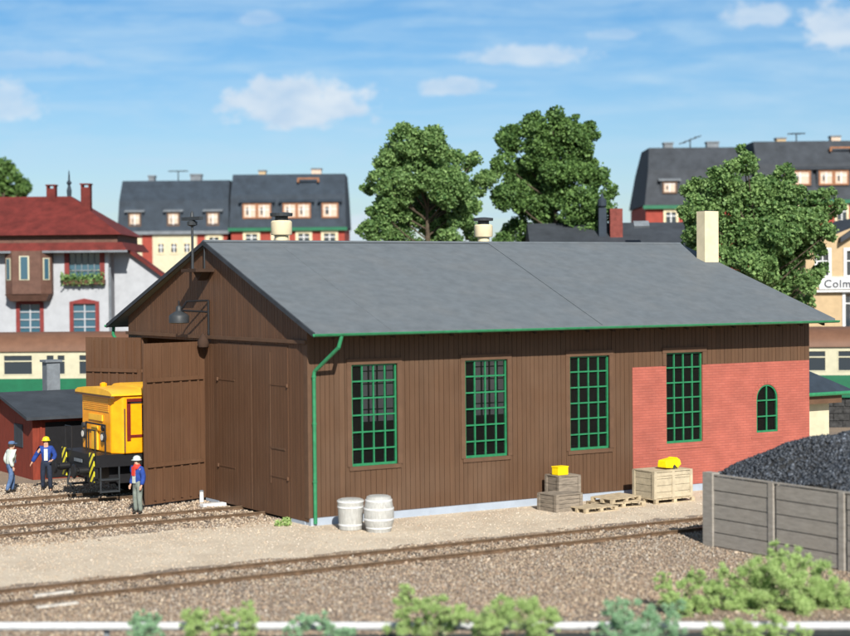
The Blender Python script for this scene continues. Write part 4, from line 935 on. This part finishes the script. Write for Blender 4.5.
    if rail:
        a_, b_, yt, yb = rail; t_ = MB().box(X(a_), .7, Zp(yt) - .12, X(b_), .8, Zp(yt)).box(X(a_), .7, Zp(yb), X(a_) + .14, 1.6, Zp(yt) - .121).box(X(b_) - .14, .7, Zp(yb), X(b_), 1.6, Zp(yt) - .121); t_.build('roof_ladder_rail', M['orange'], ro_)
    if ant:
        a_, yt, wd, tilt = ant; at = MB().tube((X(a_), 4.8, zr - .3), (X(a_), 4.8, Zp(yt)), .05, .05, 6)
        for k in range(4): at.rbox((X(a_) + (k - 1.5) * .35 * wd, 4.8, Zp(yt) + (k - 1.5) * .35 * tilt), (.06, 1.0, .06), .3)
        at.rbox((X(a_), 4.8, Zp(yt)), (1.7 * wd, .07, .07), 0, 0, -tilt * .8); at.build('antenna', M['dark'], ro_)
    return r
apartment(140, 119, 230.4, 179.5, 231, [(130, 142.5, 213, 226.5, 'l'), (168.5, 181, 213, 226.5, 'l'), (208, 220.5, 213, 226.5, 'l')],
          [(125, 139, 234, 252), (158, 166, 240, 254), (171, 179, 240, 254), (184, 192, 240, 254), (208, 222, 234, 252)], [(122, 143), (153.5, 198), (206, 224)],
          [(143, 149, 172.5, 'lead'), (186, 197, 171.5, 'lead')], 'apartment block with three single dormers, left of the two above the shed gable', ant=(171.5, 167.5, 1, 0), roofm='slate', corn='lead')
apartment(139, 230.6, 347, 173, 227.5, [(244, 272.5, 203.5, 218.5, 'g'), (284, 312, 203.5, 218.5, 'g'), (323, 339.5, 203.5, 218.5, 'g')],
          [(244, 261, 230, 252), (272, 290, 230, 252), (296.5, 313, 230, 252), (322, 339, 230, 252)], [], [(256, 263, 167, 'tan'), (310, 320, 165.5, 'curtain')],
          'apartment block with double dormers and orange roof rail, above the shed gable', rail=(298, 320, 177.5, 182))
apartment(131, 645, 756.8, 146, 205, [(663, 677.5, 182, 193.5, 'l'), (716, 730, 182, 193.5, 'l')], [(664, 679, 208, 226), (700, 715, 208, 226), (735, 750, 208, 226)], [],
          [(672, 681, 138.5, 'lead'), (716, 728, 138, 'lead')], 'apartment block with grey hipped end and tilted aerial, left of the two at the right', ant=(701, 135, 1.1, .45), gable=.6, roofm='slate2')
apartment(130, 757, 875, 139.5, 200, [(790, 811, 171, 185.5, 'g'), (819, 849, 171, 185.5, 'g')], [(785, 800, 205, 224), (835, 849, 204, 222)], [],
          [(787.5, 797, 133.5, 'tan'), (843.5, 853, 132, 'curtain')], 'apartment block with double dormers at the top right corner', ant=(811, 128.5, .8, 0), rail=(833, 856, 146.5, 151), roofm='slate2')

# dark roofed house in the middle distance
D = 83
dr = tag(empty('dark_roofed_house', fr(S(533, D), D), RZ), 'low house with dark slate roof and red brick chimney between the trees', 'house')
X = lambda px: S(px, D) - S(533, D); Zp = lambda py: Z(600, py, D)
MB().box(.4, .6, 0, X(705) - .4, 9.4, Zp(262)).build('wall', M['white'], dr)
ro_ = MB().add([(0, 0, Zp(265)), (X(705), 0, Zp(265)), (X(705), 10, Zp(265)), (0, 10, Zp(265)), (0.05, 5, Zp(219.5)), (X(705), 5, Zp(219.5))], [(0, 1, 5, 4), (1, 2, 5), (2, 3, 4, 5), (3, 0, 4), (0, 3, 2, 1)]).build('roof', M['slate2'], dr)
MB().box(X(618), 3.2, Zp(240), X(631), 3.9, Zp(206)).build('chimney', M['brickred'], ro_)
MB().box(X(606.5), 3.3, Zp(240), X(614.5), 3.8, Zp(205)).lathe([(.1, 0), (.22, .1), (.22, .4), (.1, .5), (.03, .75)], (X(610.5), 3.55, Zp(205)), 10).build('stove_pipe', M['slate'], ro_)
MB().rbox((X(645.5), 1.35, Zp(227) + .15), (.75, .12, .42), 0, -.9).build('skylight', M['lead'], ro_)

# station building with sign
D = 94
stt = tag(empty('station_building', fr(S(806, D), D), RZ), 'tan station building with white window frames and name board at the right edge', 'station')
X = lambda px: S(px, D) - S(806, D); Zp = lambda py: Z(830, py, D)
hl = [(X(817.5), X(829), Zp(276), Zp(250.5)), (X(846.5), X(858), Zp(276), Zp(250.5)), (X(845), X(858), Zp(331), Zp(293))]
b = MB()
for (u0, u1, z0, z1) in cells(0, X(930), 0, Zp(244), hl): b.box(u0, 0, z0, u1, .3, z1)
b.prism([(X(812), Zp(244)), (X(930), Zp(244)), (X(930), Zp(222)), (X(868), Zp(222))], 1, 0, .3)
b.box(0, 7.7, 0, X(930), 8, Zp(244)); b.build('wall', M['tan'], stt)
for (u0, u1, z0, z1) in hl:
    f_ = MB().box(u0 - .14, -.06, z0 - .1, u0 + .02, .02, z1 + .14).box(u1 - .02, -.06, z0 - .1, u1 + .14, .02, z1 + .14).box(u0 + .02, -.06, z1 - .02, u1 - .02, .02, z1 + .14).box(u0 + .02, -.06, z0 - .1, u1 - .02, .02, z0 + .03).build('window', M['whitep'], stt)
    MB().box(u0, .1, z0, u1, .14, z1).build('pane', M['darkglass'], f_); MB().box((u0 + u1) / 2 - .03, .04, z0 + .03, (u0 + u1) / 2 + .03, .09, z1 - .02).box(u0 + .02, .04, z1 - .6, u1 - .02, .085, z1 - .54).build('glazing_bar', M['whitep'], f_)
MB().hexa([(X(806) - .3, -.6, Zp(246) - .0), (X(930), -.6, Zp(246)), (X(930), 8.5, Zp(246)), (X(806) - .3, 8.5, Zp(246)), (X(806) - .3 + .01, -.6, Zp(244.5)), (X(930), -.6, Zp(244.5)), (X(930), 8.5, Zp(244.5)), (X(806) - .3, 8.5, Zp(244.5))])
MB().hexa([(X(839), -.5, Zp(243)), (X(872), -.5, Zp(222)), (X(872), 8.3, Zp(222)), (X(839), 8.3, Zp(243)), (X(839), -.5, Zp(238)), (X(872), -.5, Zp(216)), (X(872), 8.3, Zp(216)), (X(839), 8.3, Zp(238))]).build('roof', M['slate2'], stt)
sg = MB().box(X(819), -.16, Zp(289), X(905), -.06, Zp(277.5)).build('name_board', M['whitep'], stt)
MB().box(X(815.5), -.3, Zp(292), X(908), -.05, Zp(290)).box(X(818.5), -.2, Zp(277.4), X(905.5), -.05, Zp(276.6)).build('board_frame', M['whitep'], sg)
tx = bpy.data.curves.new('lettering', 'FONT'); tx.body = 'Colmnitz'; tx.size = .60; tx.extrude = .012; tx.offset = .012; tx.space_character = 1.12
to = bpy.data.objects.new('lettering', tx); COL.objects.link(to); to.data.materials.append(M['letter']); to.parent = sg
_dg = bpy.context.evaluated_depsgraph_get(); me_ = bpy.data.meshes.new_from_object(to.evaluated_get(_dg)); bpy.data.objects.remove(to)
to = bpy.data.objects.new('lettering', me_); COL.objects.link(to); to.parent = sg
to.rotation_euler = (PI / 2, 0, 0); to.location = (X(823.5), -.175, Zp(287.4))

# ------------------------------------------------------------------ people
def skin_obj(name, pts, edges, rad, m, parent, sub=1):
    me = bpy.data.meshes.new(name); me.from_pydata(pts, edges, []); me.materials.append(m)
    o = bpy.data.objects.new(name, me); COL.objects.link(o); o.parent = parent
    o.modifiers.new('skin', 'SKIN'); sk = o.modifiers[0]; sk.use_smooth_shade = True
    for i, r_ in enumerate(rad): me.skin_vertices[0].data[i].radius = (r_, r_) if not isinstance(r_, tuple) else r_; 
    me.skin_vertices[0].data[0].use_root = True
    s_ = o.modifiers.new('sub', 'SUBSURF'); s_.levels = sub; s_.render_levels = sub
    return o
def person(loc, rz, pose, mats, label, hat, height=1.74, lean=0):
    r = tag(empty('person', loc, rz), label, 'person', 'railway workers in the yard'); k = height / 1.74
    V = lambda x, y, z: (x * k, y * k, z * k)
    P = dict(pelvis=(0, 0, .93), waist=(lean * .3, 0, 1.08), chest=(lean * .7, 0, 1.30), neck=(lean, 0, 1.47), head0=(lean + .01, 0, 1.56), head1=(lean + .025, 0, 1.66),
             hl=(0, .10, .90), hr=(0, -.10, .90), sl=(lean * .9, .18, 1.41), sr=(lean * .9, -.18, 1.41)); P.update(pose)
    names = list(P); ix = {n_: i for i, n_ in enumerate(names)}
    chains = [('pelvis', 'waist', 'chest', 'neck', 'head0', 'head1'), ('pelvis', 'hl', 'kl', 'al', 'tl'), ('pelvis', 'hr', 'kr', 'ar', 'tr'), ('chest', 'sl', 'el', 'wl', 'pl'), ('chest', 'sr', 'er', 'wr', 'pr')]
    R_ = dict(pelvis=.105, waist=.10, chest=.115, neck=.05, head0=.082, head1=.088, hl=.08, hr=.08, kl=.055, kr=.055, al=.038, ar=.038, tl=.035, tr=.035, sl=.055, sr=.055, el=.038, er=.038, wl=.027, wr=.027, pl=.034, pr=.034)
    def sub(chs, extra=0, scale=1):
        ns = []; ed = []
        for c in chs:
            for n_ in c:
                if n_ not in ns: ns.append(n_)
            ed += [(c[i], c[i + 1]) for i in range(len(c) - 1)]
        return [V(*P[n_]) for n_ in ns], [(ns.index(a), ns.index(b)) for a, b in ed], [(R_[n_] * 1.08 + extra) * k * scale for n_ in ns], ns
    pts, ed, rad, ns = sub(chains)
    # nose and fingers as short branches of the same mesh
    h0 = Vector(P['head0']); pts.append(V(h0.x + .105, h0.y, h0.z + .035)); ed.append((ns.index('head0'), len(pts) - 1)); rad.append(.014 * k)
    for w_, pn, sgn in (('wl', 'pl', 1), ('wr', 'pr', -1)):
        a_, b_ = Vector(P[w_]), Vector(P[pn]); d = (b_ - a_).normalized(); side = Vector((1, 0, 0)) - d * d.x; side = side.normalized() if side.length > .1 else Vector((0, 1, 0)); inw = d.cross(side) * sgn
        for f_i, (off, ln_) in enumerate(((.028, .060), (.010, .070), (-.010, .066), (-.028, .052))):
            p1 = b_ + side * off + d * ln_ * .6; p2 = p1 + d * ln_ * .35 + inw * .02
            pts += [V(*p1), V(*p2)]; ed += [(ns.index(pn), len(pts) - 2), (len(pts) - 2, len(pts) - 1)]; rad += [.010 * k, .008 * k]
        p1 = a_ + d * .04 + side * .045; p2 = p1 + d * .035 + side * .012; pts += [V(*p1), V(*p2)]; ed += [(ns.index(pn), len(pts) - 2), (len(pts) - 2, len(pts) - 1)]; rad += [.011 * k, .009 * k]
    skin_obj('body', pts, ed, rad, M['skin'], r)
    c, e_, rd, ns = sub([('pelvis', 'hl', 'kl', 'al'), ('pelvis', 'hr', 'kr', 'ar'), ('pelvis', 'waist')], .028); skin_obj('trousers', c, e_, rd, M[mats[1]], r)
    c, e_, rd, ns = sub([('pelvis', 'waist', 'chest'), ('chest', 'sl', 'el', 'wl'), ('chest', 'sr', 'er', 'wr')], .043)
    rd[0] += .012; skin_obj(mats[3] if len(mats) > 3 else 'jacket', c, e_, rd, M[mats[0]], r)
    for a_, b_ in (('al', 'tl'), ('ar', 'tr')):
        A_, B_ = Vector(P[a_]), Vector(P[b_]); skin_obj('boot', [V(*(A_ + Vector((0, 0, .05)))), V(*A_), V(*((A_ + B_) / 2)), V(*B_)], [(0, 1), (1, 2), (2, 3)], [.055 * k, .056 * k, .05 * k, .045 * k], M['boot'], r)
    h1 = Vector(P['head1'])
    for s_ in (1, -1): MB().lathe([(.004, -.008), (.012, 0), (.004, .008)], V(h0.x + .082, s_ * .033, h0.z + .065), 6).build('eye', M['boot'], r)
    if hat == 'cap':
        MB().lathe([(.108, .02), (.112, .05), (.10, .09), (.05, .115)], V(h1.x - .01, h1.y, h1.z - .01), 16).rbox(V(h1.x + .11, h1.y, h1.z + .02), (.10, .13, .012)).build('cap', M['denim'], r)
    else:
        MB().lathe([(.145, .015), (.142, .03), (.118, .035), (.112, .09), (.075, .135), (.02, .15)], V(h1.x, h1.y, h1.z - .01), 18).rbox(V(h1.x + .13, h1.y, h1.z + .01), (.06, .12, .012)).build('helmet', M[hat], r, True)
    MB().lathe([(.09, -.06), (.10, 0), (.098, .03)], V(h1.x - .03, h1.y, h1.z - .02), 12).build('hair', M['hair'], r)
    return r
# facing angle: local +x is forward
base_pose = dict(kl=(.03, .11, .50), kr=(.02, -.11, .50), al=(-.01, .12, .08), ar=(-.01, -.12, .08), tl=(.15, .14, .045), tr=(.15, -.14, .045),
                 el=(-.03, .26, 1.14), er=(-.03, -.26, 1.14), wl=(.07, .27, .90), wr=(.07, -.27, .90), pl=(.10, .27, .82), pr=(.10, -.27, .82))
pz = dict(base_pose); r = person((-3.0, 5.05, 0), math.radians(195), pz, ('jblue', 'greycloth', None, 'jacket'), 'worker in blue jacket, red scarf and pale helmet standing by the open door', 'helmetw', 1.66)
MB().lathe([(.11, -.07), (.13, -.02), (.10, .05), (.06, .08)], (.02, 0, 1.40), 12).rbox((.15, .0, 1.27), (.04, .14, .26)).build('scarf', M['scarf'], r)
MB().box(.135, -.07, .92, .15, .07, 1.3).build('shirt_front', M['shirt'], r)
pz = dict(base_pose); pz.update(kl=(.10, .12, .50), kr=(-.02, -.12, .50), al=(.08, .14, .08), ar=(-.12, -.14, .08), tl=(.24, .15, .045), tr=(.02, -.16, .045), er=(-.02, -.34, 1.16), wr=(.03, -.46, .95), pr=(.05, -.50, .88), el=(.0, .30, 1.15), wl=(.20, .22, 1.03), pl=(.27, .17, 1.0))
r = person((-3.25, 12.25, 0), math.radians(245), pz, ('jblue', 'navy', None, 'jacket'), 'worker in blue jacket and yellow helmet walking beside the locomotive', 'helmety', 1.72)
MB().box(.125, -.06, 1.0, .14, .06, 1.38).build('shirt_front', M['shirt'], r)
pz = dict(base_pose); pz.update(kl=(.16, .10, .52), kr=(-.02, -.10, .50), al=(.12, .10, .08), ar=(-.20, -.10, .10), tl=(.28, .11, .05), tr=(-.06, -.11, .05), el=(-.06, .24, 1.13), wl=(.10, .25, .93), pl=(.15, .25, .86), er=(-.12, -.24, 1.14), wr=(-.02, -.25, .90), pr=(.0, -.25, .82))
r = person((-4.45, 12.3, 0), math.radians(10), pz, ('shirt', 'denim', None, 'shirt'), 'worker in pale shirt, blue dungarees and blue cap at the left edge', 'cap', 1.66, .06)
MB().box(.15, -.09, .98, .165, .09, 1.3).rbox((-.02, 0, .0), (.01, .01, .01)).build('dungaree_bib', M['denim'], r)

# ------------------------------------------------------------------ foreground rail and shrubs
D = 31.6
gl = empty('guard_rail', fr(S(-60, D), D), RZ); tag(gl, 'white tubular guard rail running along the very front', 'guard rail')
zz_ = Z(425, 627, D); ln = S(910, D) - S(-60, D)
gl_z0 = Z(-60, 627.5, D) ; gl_z1 = Z(910, 627, D)
MB().tube((0, 0, gl_z0), (ln, 0, gl_z1), .078, .078, 14).build('rail', M['railpaint'], gl, True)
for k in range(9):
    x = .9 + k * 2.05; z_ = gl_z0 + (gl_z1 - gl_z0) * x / ln
    MB().box(x - .05, .09, -.05, x + .05, .19, z_ + .02).build('post', M['lead'], gl)
def shrub(D, px, ybase, tips, m, label, dens=1.0):
    base = fr(S(px, D), D); r = tag(empty('shrub', base, RZ), label, 'shrub', 'shrubs along the front rail')
    stem = MB(); bl = []; rr = random.Random(int(px * 3 + D))
    for (tx_, ty, rp) in tips:
        R_ = rp / K * D; c = Vector((S(tx_, D) - S(px, D), rr.uniform(-.25, .25), Z(tx_, ty, D)))
        stem.tube((rr.uniform(-.05, .05), 0, 0), c, .018, .006, 5); bl.append((c, R_ * .4, .8))
        for _ in range(20):
            d = Vector((rr.gauss(0, 1), rr.gauss(0, 1), rr.gauss(0, 1) + .3)).normalized(); cc2 = c + d * R_ * rr.uniform(.45, 1.3); bl.append((cc2, R_ * rr.uniform(.10, .24), 3.2)); stem.tube(c, cc2, .006, .003, 4)
    stem.build('stem', M['bark'], r)
    Cs, Ts = [], []
    for c, R_, f in bl:
        n_ = int(30000 * dens * R_ * R_ * f) + 12; Cs.append(np.array(c) + rs.normal(size=(n_, 3)) * R_ * np.array([.62, .62, .55])); Ts.append(np.clip(rs.beta(2, 2, n_) + rs.uniform(-.15, .15), 0, 1))
    c_ = np.concatenate(Cs); c_[:, 2] = np.maximum(c_[:, 2], .01); quadcloud('foliage', c_, rs.uniform(.012, .034, len(c_)), np.concatenate(Ts), M[m], r)
    return r
shrub(35.0, 775, 615, [(712, 598, 15), (722, 575, 10), (745, 590, 22), (768, 575, 18), (776, 556, 12), (795, 570, 16), (790, 595, 24), (818, 585, 20), (830, 600, 20), (760, 608, 22), (808, 612, 22), (842, 608, 10), (734, 608, 16)], 'leafS', 'biggest light green shrub, in front of the coal bunker')
shrub(34.6, 683, 615, [(665, 586, 9), (668, 600, 12), (695, 578, 9), (690, 592, 12), (700, 605, 14), (680, 612, 14)], 'leafS', 'sparse light green shrub just left of the biggest one')
shrub(30.6, 635, 636, [(610, 608, 11), (625, 618, 16), (645, 630, 18), (672, 612, 11), (668, 628, 14), (600, 632, 8), (625, 638, 16)], 'leafT', 'bluish green shrub in front of the white rail right of centre')
shrub(31.0, 735, 636, [(735, 628, 13), (752, 634, 12), (775, 634, 14), (715, 636, 10), (800, 637, 10)], 'leafS', 'low grey-green shrub in front of the rail below the biggest one')
shrub(31.0, 430, 636, [(405, 592, 7), (403, 605, 10), (420, 606, 12), (440, 612, 12), (432, 628, 20), (460, 618, 12), (400, 628, 14)], 'leafS', 'light green shrub with a tall thin tip at bottom centre')
shrub(30.8, 505, 636, [(480, 622, 16), (500, 612, 14), (518, 622, 18), (532, 608, 9), (545, 624, 14), (490, 636, 16), (535, 636, 14)], 'leafS', 'spreading light green shrub right of bottom centre')
shrub(31.0, 315, 636, [(300, 628, 11), (318, 624, 10), (330, 634, 10), (288, 634, 8), (345, 636, 9)], 'leafT', 'low shrub at the bottom, left of the tall-tipped one')
shrub(30.9, 232, 636, [(225, 622, 11), (240, 618, 11), (250, 630, 12), (215, 632, 11)], 'leafS', 'rounded green shrub, fourth from the left end of the rail')
shrub(30.9, 190, 636, [(185, 620, 9), (197, 618, 9), (192, 631, 13)], 'leafS', 'upright green shrub next to the leftmost one')
shrub(30.9, 142, 636, [(132, 624, 8), (145, 622, 9), (150, 632, 11), (135, 634, 9)], 'leafT', 'leftmost small green shrub on the front rail')
shrub(33.5, 800, 636, [(815, 360, 1)], 'leafS', 'x') if False else None
tf = tag(empty('grass_tuft', (-.55, .35, 0)), 'small green tuft at the corner of the shed foundation', 'grass tuft')
c_, s_, t_ = blob_leaves([(Vector((0, 0, .12)), .16, 1), (Vector((-.2, .1, .08)), .12, 1)], 9000, .05, shell=.2); quadcloud('foliage', c_, s_, t_, M['leafS'], tf)

scene.render.engine = 'CYCLES'
